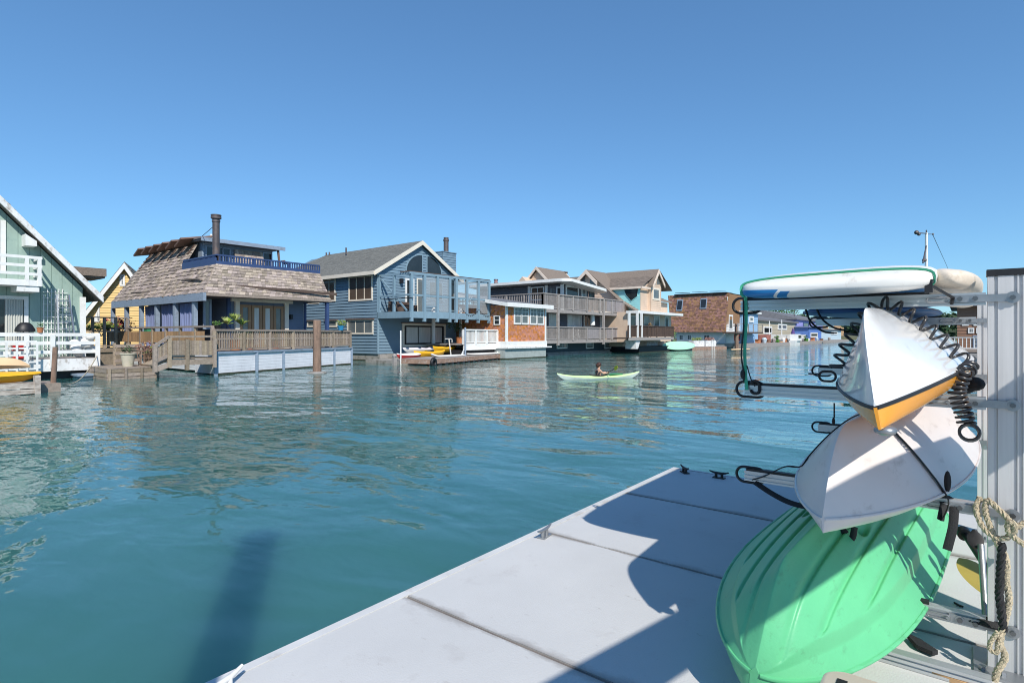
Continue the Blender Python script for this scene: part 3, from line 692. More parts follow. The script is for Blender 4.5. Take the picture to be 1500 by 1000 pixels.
    for x0, x1 in ((208.5,228.5),(232,255),(259,276)):
        vs = Pp.p(x0,455)[0], Pp.p(x1,455)[0]; rows = []
        for z in (1.25, 2.4, ZE-.48): rows.append([V((U0+.32+.06*math.sin(i*1.15+z*.6)+.03*math.sin(i*.4+z), vs[0]+(vs[1]-vs[0])*i/40, z)) for i in range(41)])
        m = MB(); m.loft(rows, closed=False); m.build('porch_curtain', LAVENDER, h, smooth=180)
    # deck
    m = MB(); A, B = V((13.0,29.0,0)), V((23.6,32.5,0)); nrm = V((A.y-B.y, B.x-A.x, 0)).normalized()
    for k in range(30):
        o = nrm*(k*.2); m.add([], [])
    m.prism([V((13,29.0,1.05)),V((23.6,32.5,1.05)),V((23.6,34.2,1.05)),V((16.1,34.2,1.05)),V((16.1,44.4,1.05)),V((13,44.4,1.05))], (0,0,.1)); m.build('deck', WOOD, h)
    dr = (B-A).normalized(); Ln = (B-A).length; m = MB()
    nb = 7
    for r_ in range(nb):
        z = .06+r_*.155
        p0 = A+nrm*.02; p1 = B+nrm*.02
        m.bar(p0+V((0,0,z+.07)), p1+V((0,0,z+.07)), .05, .148)
    m.box(13.0,13.06,29.1,31.2,0.05,1.04); sk_ = m.build('skirt', PWHITE, h)
    m = MB(); m.bar(A-nrm*.02+V((0,0,-.02)), B-nrm*.02+V((0,0,-.02)), .06, .20); m.build('waterline', ALGAE, sk_)
    m = MB()
    for f in (0.004,.24,.42,.66,.83,.996):
        p = A+dr*Ln*f-nrm*.03; m.bar(p+V((0,0,-.1)), p+V((0,0,1.04)), .16, .09)
    m.bar(A+V((0,0,1.1)), B+V((0,0,1.1)), .2, .1); m.build('skirt_post', PURPLE_TRIM, h)
    m = MB(); railing(m, A+dr*.05+nrm*.08, B-dr*.05+nrm*.08, 1.18, 2.28, 7, .15, .15, .07, 3, .10); m.build('deck_railing', WOOD, h)
    m = MB(); railing(m, (13.03,29.3),(13.03,44.3), 1.2, 2.46, 9, .14, 5, .05, 2, .10, balusters=False)
    m.build('side_railing', WOOD, h)
    m = MB()
    for k in range(70):
        v = 30.2+k*.2; m.box(13.0,13.04,v,v+.185,1.55,2.18)
    m.build('fence_boards', WOOD_WARM, h)
    MB().prism([V((13.6,30,-.3)),V((22.6,33,-.3)),V((22.6,46,-.3)),V((13.6,46,-.3))], (0,0,1.33)).build('barge', HULL_DK, h)
shake_house()
def gangway():
    t = thing('gangway', 'weathered wooden gangway with board sides sloping down to the low plank dock', 'gangway', (11.5,28.6,0))
    P = PL('v', 28.7); q = lambda px, py: V((P.p(px,py)[0], 28.7, P.p(px,py)[1]))
    m = MB()
    top = [(226,507),(247,493),(316,492.5)]
    for k in range(2): m.bar(q(*top[k]), q(*top[k+1]), .16, .10)
    for (px, y0, y1) in ((227,506,545),(248,493,538),(274,497,542),(314,496,538)): m.bar(q(px,y1), q(px,y0), .16, .15)
    m.build('railing', WOOD, t)
    m = MB()
    for k in range(9):
        f = k/9; a = q(227+20*f, 512-14*f); b = q(227+20*f, 531-10*f); c = q(227+20*(f+.1), 531-10*(f+.1)); d = q(227+20*(f+.1), 512-14*(f+.1)); o = V((0,.05,0))
        m.prism([a,b,c,d], o)
    for k in range(18):
        f = k/18; a, b = q(248+66*f,498.5), q(248+66*f,520); c, d = q(248+66*(f+.052),520), q(248+66*(f+.052),498.5); m.prism([a,b,c,d], (0,.05,0))
    m.build('side_boards', WOOD, t)
    m = MB(); m.bar(q(230,528), q(250,519), .08,.16); m.bar(q(250,531),q(313,529),.1,.26); m.bar(q(229,541), q(251,533), .08, .22)
    m.bar(q(229,536)+V((0,1,0)), q(250,527)+V((0,1,0)), 1.6, .08); m.bar(q(250,524)+V((0,.8,0)), q(315,524)+V((0,.8,0)), 1.4, .08); m.build('walkway', WOOD, t)
    t = thing('plank_dock', 'low grey plank dock holding the planters beside the shake roofed house', 'dock', (9.8,31,0))
    a = on_z(166,554,0); b = on_z(228,552,0); m = MB()
    
    for z0, z1 in ((-.1,.10),(.125,.28),(.30,.46)): m.box(8.6,b.x,29.45,29.52,z0,z1); m.box(8.6,8.67,29.53,33,z0,z1)
    for k in range(4): u = 8.7+k*(b.x-8.8)/3; m.box(u-.05,u+.05,29.40,29.447,-.15,.50)
    m.build('side_board', WOOD, t); MB().box(8.72,b.x-.05,29.56,33,-.1,.45).build('float', HULL_DK, t)
    m = MB()
    for k in range(14): m.box(8.6,b.x,29.45+k*.25,29.67+k*.25,.47,.53)
    m.build('deck', WOOD, t)
    c = on_v(187.5,536,30.2); potted('planter_tub', 'pale tapered planter tub on the low plank dock', (c.x,30.2,.53), .30, .62, mat('pale_pot', (.50,.46,.36), .8, dirt=((.25,.3,.15),.4,6)), LEAF_DK, (.3,.3,.25), 60, .06)
    c = on_v(214,536,30.6); t = thing('wire_basket', 'dark wire basket with dry stems standing beside the pale planter tub', 'basket', (c.x,30.6,.53)); m = MB()
    for k in range(12):
        a = 2*math.pi*k/12; m.cyl((c.x+.3*math.cos(a),30.6+.3*math.sin(a),.53),(c.x+.38*math.cos(a),30.6+.38*math.sin(a),1.25),.012,.012,4)
    for z, r in ((.6,.31),(.9,.34),(1.24,.38)): m.tube([(c.x+r*math.cos(k*.5236),30.6+r*math.sin(k*.5236),z) for k in range(13)],.014,4,cap=False)
    m.build('wires', PILE, t); m = MB(); m.leaves((c.x,30.6,1.35),(.45,.4,.35),160,.07); m.build('stems', mat('dry_leaf', (.22,.11,.08), .8, island=.4), t)
    c = on_v(222,535,31.4); potted('half_barrel', 'squat wooden half barrel planter against the gangway side', (c.x,31.4,.53), .38, .55, WOOD_WARM, LEAF_LT, (.4,.3,.2), 90, .07)
    q2 = PL('v',31.8); m = MB(); a = q2.p(168,500)[0]; b = q2.p(206,500)[0]
    for z in (.75,1.1,1.45): m.bar((a,31.8,z),(b,31.8,z+.02),.05,.14)
    for u in (a,(a+b)/2,b): m.bar((u,31.85,.3),(u,31.85,1.6),.1,.1)
    tag(m.build('slat_screen', WOOD), 'low screen of rough horizontal slats at the back of the plank dock', 'screen')
    m = MB(); 
    for k in range(7): m.box(13.4,13.5,31.3,44,.1+k*.15,.235+k*.15)
    tag(m.build('underdeck_panel', PWHITE), 'white boarded panel in the shade under the fence boards', 'panel')
gangway()
q = on_z(464.5, 546, 0)
t = thing('piling', 'tall brown weathered piling standing in the water before the white skirted deck', 'piling', (q.x,q.y,0)); m = MB()
zt = 2+21/834*30.2
m.loft([[V((q.x+.2*f*math.cos(k*.5236)*(1+.05*math.sin(k*3)),q.y+.2*f*math.sin(k*.5236),z)) for k in range(12)] for f,z in ((1.08,-.6),(1.05,.4),(1,1.4),(1,zt-.05),(.9,zt))], cap=True); m.build('post', PILE, t, smooth=50)
lathe(mm := MB(), (q.x,q.y,-.05), [(.5,0),(.52,.06),(.4,.12)]); mm.build('collar', CONC, t, smooth=50)
def palm_pot():
    c = on_v(345,482,31.2); t = thing('potted_palm', 'potted fan palm with yellow green fronds on the wooden deck', 'plant', (c.x,31.2,1.16)); rnd = random.Random(8)
    m = MB(); lathe(m, (c.x,31.2,1.16), [(.25,0),(.36,.55),(.4,.55),(.4,.62),(.3,.6)]); m.build('pot', TERRA, t, smooth=40)
    m = MB()
    for cx, cz, n in ((-.45,2.55,9),(.35,2.5,9),(0,2.75,6)):
        for k in range(n):
            a = rnd.uniform(0,6.28); e = rnd.uniform(.0,1.2); d = V((math.cos(a)*math.cos(e),math.sin(a)*math.cos(e),math.sin(e)))
            b = V((c.x+cx,31.2,cz)); s = d.cross(V((0,0,1))).normalized()
            for j in range(-3,4):
                dd = (d+s*j*.16).normalized(); m.add([b+d*.04, b+dd*.32+s*.03, b+dd*.6-V((0,0,.08)), b+dd*.32-s*.03], [(0,1,2,3)])
    m.build('fronds', LEAF_LT, t); m = MB(); m.cyl((c.x,31.2,1.7),(c.x-.45,31.2,2.55),.03,.02,6); m.cyl((c.x,31.2,1.7),(c.x+.35,31.2,2.5),.03,.02,6); m.build('stem', TRUNK, t)
    c = on_v(494,481,32.6); potted('blue_pot', 'small blue pot of leafy plants on the corner of the deck railing', (c.x,32.2,2.29), .22, .3, mat('blue_glaze', (.03,.22,.42), .25), LEAF_LT, (.42,.3,.25), 120, .07)
    c = on_v(312,480,29.5); potted('railing_planter', 'small dark planter on the railing beside the gangway', (13.3,29.4,2.29), .17, .18, BLACK, LEAF, (.25,.2,.14), 70, .06)
palm_pot()
for px, vv, r_, h_, lm, lb in ((353,31.9,.22,.5,LEAF_LT,'rust red pot of grassy leaves behind the deck railing near the fan palm'),(366,32.3,.20,.62,LEAF,'taller rust red pot of green leaves before the glazed garden doors'),(404,33.0,.26,.4,LEAF_DK,'low pot of dark leaves at the end of the glazed garden doors')):
    c = on_v(px,495,vv); potted('plant_pot', lb, (c.x,vv,1.16), r_, h_, mat('rust_pot', (.36,.09,.05), .7) if px == 353 else bpy.data.materials['rust_pot'], lm, (.32,.3,.3), 110, .07)
# ================================================================ STEEL BLUE HOUSE
def blue_house():
    h = thing('steel_blue_house', 'steel blue lap sided houseboat with grey gable roof and glass screened balcony', 'house', (31.5,36,0))
    P = PL('v', 34.4); Q = PL('u', 27.3); u0, u1 = 27.3, 35.75; ru, rz, ez = 31.55, 9.45, 6.62
    sl = (rz-ez)/(ru-26.75); vb = 50.0
    ze = lambda u: rz-abs(u-ru)*sl-.12
    poly = [(u0,.55),(u1,.55),(u1,ze(u1)),(ru,rz-.12),(u0,ze(u0))]
    m = MB(); lap(m, P, poly, .23, .045); m.prism([V((a,34.43,z)) for a,z in poly], (0,vb-34.6,0))
    lap(m, Q, [(34.4,.55),(vb,.55),(vb,ze(u0)),(34.4,ze(u0))], .23, .045); m.build('wall', BLUE, h)
    m = MB(); m.box(u0-.05,u0+.1,34.33,34.42,.55,ze(u0)); m.build('corner_board', BLUE_LT, h)
    # roof: gable front, hipped far end
    ve = 34.08; rv = 47.3; e0, e1 = 26.75, 36.4; zr = rz-(ru-e0)*sl; zr1 = rz-(e1-ru)*sl
    m = MB()
    A = [V((e0,ve,zr)),V((e0,vb+.6,zr)),V((ru,rv,rz)),V((ru,ve,rz))]; B = [V((e1,vb+.6,zr1)),V((e1,ve,zr1)),V((ru,ve,rz)),V((ru,rv,rz))]
    for pl in (A, B): m.prism(pl, (0,0,.1))
    m.prism([V((e0,vb+.6,zr)),V((e1,vb+.6,zr1)),V((ru,rv,rz))], (0,0,.1))
    up = V((0,0,.11))
    shingles(m, A[1]+up, A[0]+up, A[2]+up, A[3]+up, .2, .3, .012, jag=.01); shingles(m, B[1]+up, B[0]+up, B[2]+up, B[3]+up, .2, .3, .012, jag=.01)
    m.build('roof', ASPH, h)
    m = MB()
    for e, z in ((e0,zr),(e1,zr1)): m.prism([V((ru,ve-.06,rz-.22)),V((e,ve-.06,z-.22)),V((e,ve-.06,z+.12)),V((ru,ve-.06,rz+.12))], (0,.06,0))
    m.box(e0-.05,e0,ve,vb+.6,zr-.16,zr+.11); m.build('rake_board', CREAM, h)
    m = MB(); m.prism([V((e0,ve,zr-.1)),V((u0,ve,ze(u0)-.02)),V((u0,vb,ze(u0)-.02)),V((e0,vb,zr-.1))], (0,0,.03)); m.build('soffit', CREAM, h)
    for x0,y0,x1,y1,c in ((511.5,403.7,546.5,440.7,3),(474,408,492,442,2),(452,412,468,445,2)): window(h, Q, x0,y0,x1,y1, CREAM, GLASS_BR, c, 1, .13, sill=FIN)
    for x0,y0,x1,y1,c in ((509.5,468,547.5,489.5,3),(478,469.5,494.5,479,1),(451,470,464,479,1)): window(h, Q, x0,y0,x1,y1, CREAM, GLASS_GR, c, 1, .12, sill=FIN)
    window(h, P, 588.5,474,652,507.5, CREAM, GLASS_GR, 1, 1, .2, 'picture_window', .10, sill=FIN)
    w = window(h, P, 592,477,648,504, BLACK, GLASS_CU, 3, 1, .12, 'window_sash', .13)
    # arched gable windows
    for sgn, x0, x1 in ((-1,593,618.6),(1,624,647)):
        a0, a1 = P.p(x0,402)[0], P.p(x1,402)[0]; zb = P.p(620,401)[1]; hh = P.p(620,372.5)[1]-zb
        c0 = a1 if sgn < 0 else a0; r = abs(a1-a0); pts = [(c0,zb)]+[(c0+sgn*r*math.cos(k*math.pi/24), zb+hh*math.sin(k*math.pi/24)) for k in range(13)]
        m = MB(); m.prism([P.T(a,z,.08) for a,z in pts], (0,.08,0)); w = m.build('arch_window', BLUE_LT, h)
        ctr = (c0+sgn*r*.42, zb+hh*.42); m = MB(); m.prism([P.T(ctr[0]+(a-ctr[0])*.88, ctr[1]+(z-ctr[1])*.88,.085) for a,z in pts], (0,.004,0)); m.build('pane', GLASS, w)
    # balcony
    vf = 30.8; zb0, zb1, zt, zm = 3.2, 3.62, 6.34, 4.85
    MB().box(27.35,35.9,vf,34.38,zb0+.12,zb1).build('balcony_floor', BLUE_LT, h)
    m = MB(); m.box(27.25,36.0,vf-.08,vf,zb0,zb1+.05); m.box(27.25,27.34,vf,34.36,zb0,zb1+.05); m.box(35.92,36.0,vf,34.36,zb0,zb1+.05); m.build('balcony_fascia', BLUE_LT, h)
    Fp = PL('v', vf); post = [Fp.p(px,430)[0] for px in (602,621,640,658,667.5,683,700,715.5)]; post[0] = 27.42; post[-1] = 35.88
    for u in post: MB().box(u-.1,u+.1,vf-.14,vf+.06,zb0-.25,zt).build('balcony_post', BLUE_LT, h)
    for v in (32.6,34.25): MB().box(27.3,27.46,v-.08,v+.08,zb0,zt).build('balcony_post', BLUE_LT, h)
    m = MB(); m.bar((27.3,vf,zm),(36,vf,zm),.08,.13); m.bar((27.36,vf,zm),(27.36,34.3,zm),.08,.13); m.bar((35.9,vf,zm),(35.9,34.3,zm),.08,.13)
    m.bar((27.2,vf-.05,zt+.06),(36.1,vf-.05,zt+.06),.14,.16); m.bar((27.36,vf,zt+.06),(27.36,34.3,zt+.06),.12,.16); m.bar((35.9,vf,zt+.06),(35.9,34.3,zt+.06),.12,.16)
    m.build('balcony_rail', BLUE_LT, h)
    m = MB()
    for k in range(4): m.bar((27.2,vf+.05+k*.28,zt+.19),(36.1,vf+.05+k*.28,zt+.19),.09,.06)
    m.build('sunshade_slats', WOOD_DK, h)
    m = MB(); m.bar((27.38,34.2,zt-.1),(27.38,31.2,zb1+.1),.07,.12); m.build('brace', BLUE_LT, h)
    for k in range(7):
        a, b = post[k]+.1, post[k+1]-.1
        if k in (0,): continue
        if k != 3: MB().box(a,b,vf-.03,vf-.01,zm+.1,zt-.05).build('screen_panel', FROST, h)
        if k in (1,2,4,5,6): 
            m = MB(); m.box(a,b,vf-.03,vf-.01,zb1+.5 if k in (1,5) else zb1+.1,zm-.1); m.build('screen_panel', FROST, h)
    window(h, P, 593,408,606,458, WHITE, GLASS, 1, 1, .16, 'balcony_door'); window(h, P, 610,408,622,458, CREAM, GLASS_GR, 1, 1, .1, 'balcony_door')
    window(h, P, 655,408,668,456, BLUE_LT, GLASS, 1, 1, .1, 'balcony_door'); window(h, P, 627,412,648,440, BLUE_LT, GLASS_GR, 2, 1, .1, 'balcony_window')
    m = MB(); q = P.p(586,412); m.box(q[0]-.1,q[0]+.1,34.1,34.36,q[1]-.15,q[1]+.2); m.build('wall_lamp', BLACK, h)
    # chimney
    c0, c1 = on_v(648.5,380,38.5).x, on_v(668,380,38.5).x; ztc = on_v(650,369,38.5).z; m = MB(); lap(m, PL('v',38.5), [(c0,6.4),(c1,6.4),(c1,ztc),(c0,ztc)], .23, .04); m.box(c0,c1,38.53,39.9,6.4,ztc)
    lap(m, PL('u',c0), [(38.5,6.4),(39.9,6.4),(39.9,ztc),(38.5,ztc)], .23, .04); m.box(c0-.06,c1+.06,38.42,39.95,ztc,ztc+.08); ch = m.build('chimney', BLUE, h)
    q = on_v(653.5,360,39); zt2 = on_v(653.5,348,39).z; m = MB(); m.cyl((q.x,39,ztc),(q.x,39,zt2),.24,.24,12); m.cyl((q.x,39,zt2-.35),(q.x,39,zt2-.2),.28,.28,12); m.build('flue_pipe', PIPE, ch, smooth=50)
    for px, vv in ((478,47),(482.5,46.5),(507,43)): 
        q = on_v(px,372,vv); m = MB(); m.cyl((q.x,vv,rz-.3),(q.x,vv,rz+.28),.07,.07,8); m.build('roof_vent', PIPE, h)
    barge(h, u0+.05, u1+.3, 34.2, vb-.3, -.4, .53); MB().box(u0-.1,u1+.4,34.05,34.2,-.3,.3).build('barge_ledge', CONC, h)
    m = MB(); m.bar((27.0,33.6,4.6),(27.36,30.5,4.62),.05,.05); m.build('flag_bracket', BLACK, h)
    # dark table and seats on the balcony
    t = thing('patio_sofa', 'dark patio sofa behind the balcony screens of the steel blue house', 'sofa', (28.8,33.4,zb1)); m = MB()
    m.box(28,29.9,33,33.9,zb1,zb1+.42); m.build('seat', WOOD_DK, t); m = MB(); m.box(28,29.9,33.75,34.0,zb1+.42,zb1+.9); m.build('backrest', WOOD_DK, t)
    for u in (27.9,29.9): MB().box(u,u+.12,33,33.9,zb1,zb1+.65).build('arm', WOOD_DK, t)
blue_house()
def kayak_dock():
    A, B = V((25.6,26.7,0)), V((36.1,29.55,0)); d = (B-A).normalized(); n = V((-d.y,d.x,0))
    t = thing('kayak_dock', 'red brown floating dock crowded with kayaks before the steel blue house', 'dock', A)
    fr = lambda s, o, z: A+d*s+n*o+V((0,0,z))
    Ln = (B-A).length; m = MB(); m.prism([fr(0,0,.10),fr(Ln,0,.10),fr(Ln,2.4,.10),fr(0,2.4,.10)], (0,0,.30)); m.build('float', BRICKFLOAT, t)
    m = MB(); m.box(25.6,31.2,29.6,33.6,-.1,.22); m.build('low_float', CONC, t)
    for k in range(13): MB().prism([fr(k*.82,-.02,-.2),fr(k*.82+.3,-.02,-.2),fr(k*.82+.3,.3,-.2),fr(k*.82,.3,-.2)], (0,0,.32)).build('float_block', HULL_DK, t)
    m = MB()
    for k in range(14): m.prism([fr(.05+k*.75,.05,.405),fr(.77+k*.75,.05,.405),fr(.77+k*.75,2.35,.405),fr(.05+k*.75,2.35,.405)], (0,0,.03))
    m.build('deck', WOOD_GREY, t)
    def kk(name, label, p0, p1, v, z, wd, hm, dm, cockpit, dp=.28, rk=.12, dv=.3):
        a, b = on_v(p0,500,v).x, on_v(p1,500,v+dv).x; L = math.hypot(b-a, dv)
        kayak(name, label, L, wd, dp, .17, hm, dm, ((a+b)/2, v+dv/2, z), math.atan2(dv, b-a), cockpit=cockpit, rocker=rk, ns=18, nt=8)
    kk('red_kayak', 'red and white kayak lying lowest at the end of the red brown dock', 581, 618, 30.0, .56, .66, REDPLAS, WHITE, False)
    kk('white_kayak', 'slim white kayak lying behind the yellow ones on the red brown dock', 590, 652, 32.6, .86, .6, WHITE, mat('lilac_white', (.7,.66,.72), .4), True)
    kk('yellow_kayak', 'yellow kayak with dark cockpit lying across the red brown dock', 606, 652, 30.3, .66, .78, YPLAS, YPLAS, True, .34, .16)
    kk('yellow_kayak', 'shorter yellow kayak stacked higher behind the other yellow one', 634, 668, 31.4, .93, .72, YPLAS, YPLAS, True, .32, .16)
    for p0, p1, v, z, dr, lb in ((630,682,28.6,.50,-.2,'white board with upturned tip lying at the front edge of the red brown dock'),(682,734,29.6,.50,-.05,'white board with a small fin at the far end of the red brown dock')):
        a, b = on_v(p0,500,v).x, on_v(p1,500,v).x; L = b-a; c = V(((a+b)/2,v,z))
        m, M = board('b', '', L, .72, .14, None, c, .05, droop=dr)
        bt = thing('paddleboard', lb, 'paddleboard', c); m.build('body', SUPW, bt, smooth=60)
        f = MB(); e = M @ V((L/2-.35,0,.06)); f.prism([e,e+d*.3,e+d*.36+V((0,0,.38))], n*.03); f.build('fin', WHITE, bt)
    for k, (px, y1, vv, r, lb) in enumerate(((587,486,29.7,.05,'white post at the end of the dock by the red and white kayak'),(681.5,481,28.8,.07,'tall pale post rising through the red brown dock beside the white deck railing'))):
        q = on_v(px, 530, vv); z = on_v(px,y1,vv).z; m = MB(); m.cyl((q.x,vv,-.4),(q.x,vv,z),r,r,12); lathe(m,(q.x,vv,z),[(r*1.1,0),(r*1.1,.05),(.02,.08)],12)
        tag(m.build('mooring_post', (WHITE, PURPLE_TRIM)[k], smooth=50), lb, 'post')
    q = on_v(578,527,29.3); m = MB(); m.box(q.x-.12,q.x+.12,29.2,29.4,-.2,.55); lathe(m,(q.x,29.3,.55),[(.15,0),(.15,.08),(.05,.2)],10); tag(m.build('dock_bollard', WOOD_GREY), 'short grey bollard at the barge corner by the kayak dock', 'bollard')
    c = on_v(661,518,31.2); c.z = .22; t2 = thing('hose_stand', 'thin white stand with a crossbar top among the yellow kayaks', 'stand', c); tp = on_v(657.5,496,31.2)
    m = MB(); m.cyl(c, tp, .05, .045, 8); m.build('pole', WHITE, t2); m = MB(); m.bar(tp-d*.55, tp+d*.35, .06, .06); m.tube([tp+d*.35,tp+d*.5-V((0,0,.05)),tp+d*.5-V((0,0,.3))],.03,6); m.build('crossbar', WHITE, t2)
    c = fr(-.05,-.1,.2); m = MB(); ring = [c+d*.24*math.cos(k*.3491)+V((0,0,.24*math.sin(k*.3491))) for k in range(19)]; m.tube(ring, .11, 8, cap=False)
    tag(m.build('tyre_fender', BLACK, smooth=60), 'black tyre fender hung on the corner of the red brown dock', 'fender')
kayak_dock()
# ================================================================ ORANGE SHINGLED HOUSE
def orange_house():
    h = thing('orange_shingled_house', 'small orange cedar shingled houseboat with white trim and white picket deck', 'house', (38.8,30,0))
    u0, u1, v0, vb = 36.0, 41.55, 29.0, 40.0; P = PL('v', v0); Q = PL('u', u0); zt = 4.35; zb = 1.45; rise = .27
    m = MB(); rn = random.Random(2)
    shingles(m, (u0+.1,v0-.01,zb),(u1-.1,v0-.01,zb),(u0+.1,v0-.01,zt),(u1-.1,v0-.01,zt), .17, .2, .02, rnd=rn, jag=.01)
    shingles(m, (u0,vb,zb),(u0,v0+.05,zb),(u0,vb,zt+.6),(u0,v0+.05,zt), .17, .2, .02, rnd=rn, jag=.01)
    m.prism([V((u0+.02,v0+.02,zb)),V((u0+.02,vb,zb)),V((u0+.02,vb,zt+.5)),V((u0+.02,v0+.02,zt))], (u1-u0-.04,0,0)); m.build('wall', ORANGE_SH, h)
    m = MB(); m.box(u0-.06,u0+.16,v0-.06,v0+.08,zb,zt+.02); m.box(u1-.16,u1+.06,v0-.06,v0+.08,zb,zt+.02); m.build('corner_board', WHITE, h)
    m = MB(); m.prism([V((u0-.5,v0-.55,zt+.02)),V((u1+.35,v0-.55,zt+.02)),V((u1+.35,vb,zt+.02+rise*(vb-v0)*.6)),V((u0-.5,vb,zt+.02+rise*(vb-v0)*.6))], (0,0,.14)); m.build('roof', ROOFGREY, h)
    m = MB(); m.box(u0-.55,u1+.4,v0-.62,v0-.55,zt-.1,zt+.24)
    k = rise*.6
    m.prism([V((u0-.57,v0-.6,zt-.1)),V((u0-.57,vb,zt-.1+k*(vb-v0+.6))),V((u0-.57,vb,zt+.2+k*(vb-v0+.6))),V((u0-.57,v0-.6,zt+.2))], (.06,0,0)); m.build('fascia', WHITE, h)
    m = MB()
    for i in range(8): m.box(u0+.2+i*.62,u0+.75+i*.62,v0+1.2,v0+4,zt+.35,zt+.40)
    m.build('solar_panel', HULL_DK, h)
    for x0,x1 in ((752,773.5),(775,796)): 
        a0,a1 = P.p(x0,460)[0], P.p(x1,460)[0]; z1 = P.p(774,450.5)[1]; z0 = P.p(774,475.5)[1]; mid = (a0+a1)/2
        for b0,b1 in ((a0,mid+.03),(mid-.03,a1)):
            w = window_m(h, P, b0,b1,z0,z1, WHITE, GLASS_GR, 1,2,.13,'sash_window')
            f = MB(); c = (b0+b1)/2; f.pbox(P,c-.02,c+.02,(z0+z1)/2,z1-.1,.08,0); f.pbox(P,b0+.1,b1-.1,z0+(z1-z0)*.73,z0+(z1-z0)*.76,.078,0); f.build('muntin', WHITE, w)
    MB().box(u0-.1,u1+.1,v0-.1,v0+8,.98,zb).build('skirt', WHITE, h)
    MB().box(u0-.3,u1+.6,v0-.28,v0+8,.86,.97).build('ledge', WHITE_OLD, h)
    barge(h, u0-.2, u1, v0-.05, v0+9, -.4, .85, mat('grey_green_barge', (.33,.37,.36), .7, var=.15, dirt=((.2,.22,.2),.4,3)))
    for x0,y0,x1,y1 in ((724,462,733,476),):
        window(h, Q, x0,y0,x1,y1, WHITE, GLASS, 1,2,.08)
    # porch deck with picket railing
    vp = 29.9; a0, a1 = PL('v',vp).p(679,490)[0], u0-.1; z = 1.3; zt2 = 2.42
    MB().box(a0,a1,vp+.05,34,z-.1,z).build('porch_deck', WOOD_GREY, h)
    MB().box(a0,a1,vp-.05,vp+.05,z-.5,z).build('porch_fascia', WHITE, h)
    m = MB(); railing(m, (a0,vp),(a1,vp), z, zt2, 4, .18, .14, .055, 2, .1); m.build('porch_railing', WHITE, h)
    m = MB(); m.box(a1-.6,a1-.45,33.4,33.6,z,4.3); m.box(a0+.2,a0+.4,33.4,33.6,z,4.2); m.build('porch_post', WHITE, h)
    m = MB(); m.prism([V((a0+.2,vp+.2,.8)),V((a1+.7,vp+.2,.8)),V((a1-.2,vp+.3,-.05)),V((a0+.2,vp+.3,-.05))], (0,3.5,0)); m.build('porch_float', HULL_DK, h)
    rnd = random.Random(6); c = V((a1-2.2,32,2.3)); t = thing('climbing_plant', 'dark potted climber on the orange house porch behind the white pickets', 'plant', (c.x,32,z)); m = MB()
    for k in range(5): m.leaves(c+V((k*.45-.9,.4*rnd.random(),rnd.uniform(-.4,.7))), (.4,.3,.4), 90, .07, rnd)
    m.build('foliage', LEAF_DK, t); m = MB(); lathe(m,(c.x,32,z),[(.25,0),(.34,.5),(.3,.5)]); m.build('pot', TERRA, t)
    m = MB(); n = 10
    for k in range(3):
        p0, p1 = V((a0+k*2,vp+.2,4.0)), V((a0+(k+1)*2,vp+.2,4.0))
        m.tube([p0.lerp(p1,i/n)-V((0,0,.5*math.sin(math.pi*i/n))) for i in range(n+1)], .014, 4)
        for i in range(1,n): m.ball(p0.lerp(p1,i/n)-V((0,0,.5*math.sin(math.pi*i/n)+.06)), .045, 6, 4)
    tag(m.build('string_lights', BLACK), 'string of small bulbs hanging over the white picket porch', 'lights')
orange_house()
def totem():
    q = on_v(726.5,420,42); t = thing('chimney_pipe', 'patchy red and grey chimney pipe rising above the orange house roof', 'chimney', (q.x,42,5)); zt = on_v(726,409.5,42).z; zb = 5.0; m = MB()
    m.cyl((q.x,42,zb),(q.x,42,zt),.20,.20,10); m.build('pipe', mat('red_pipe', (.40,.13,.12), .6, var=.3, dirt=((.35,.33,.33),.7,3)), t, smooth=50)
    m = MB(); m.cyl((q.x,42,zt-.5),(q.x,42,zt-.3),.25,.25,10); m.cyl((q.x,42,zt-.08),(q.x,42,zt+.05),.28,.25,10); m.build('collar', PIPE, t, smooth=50)
totem()
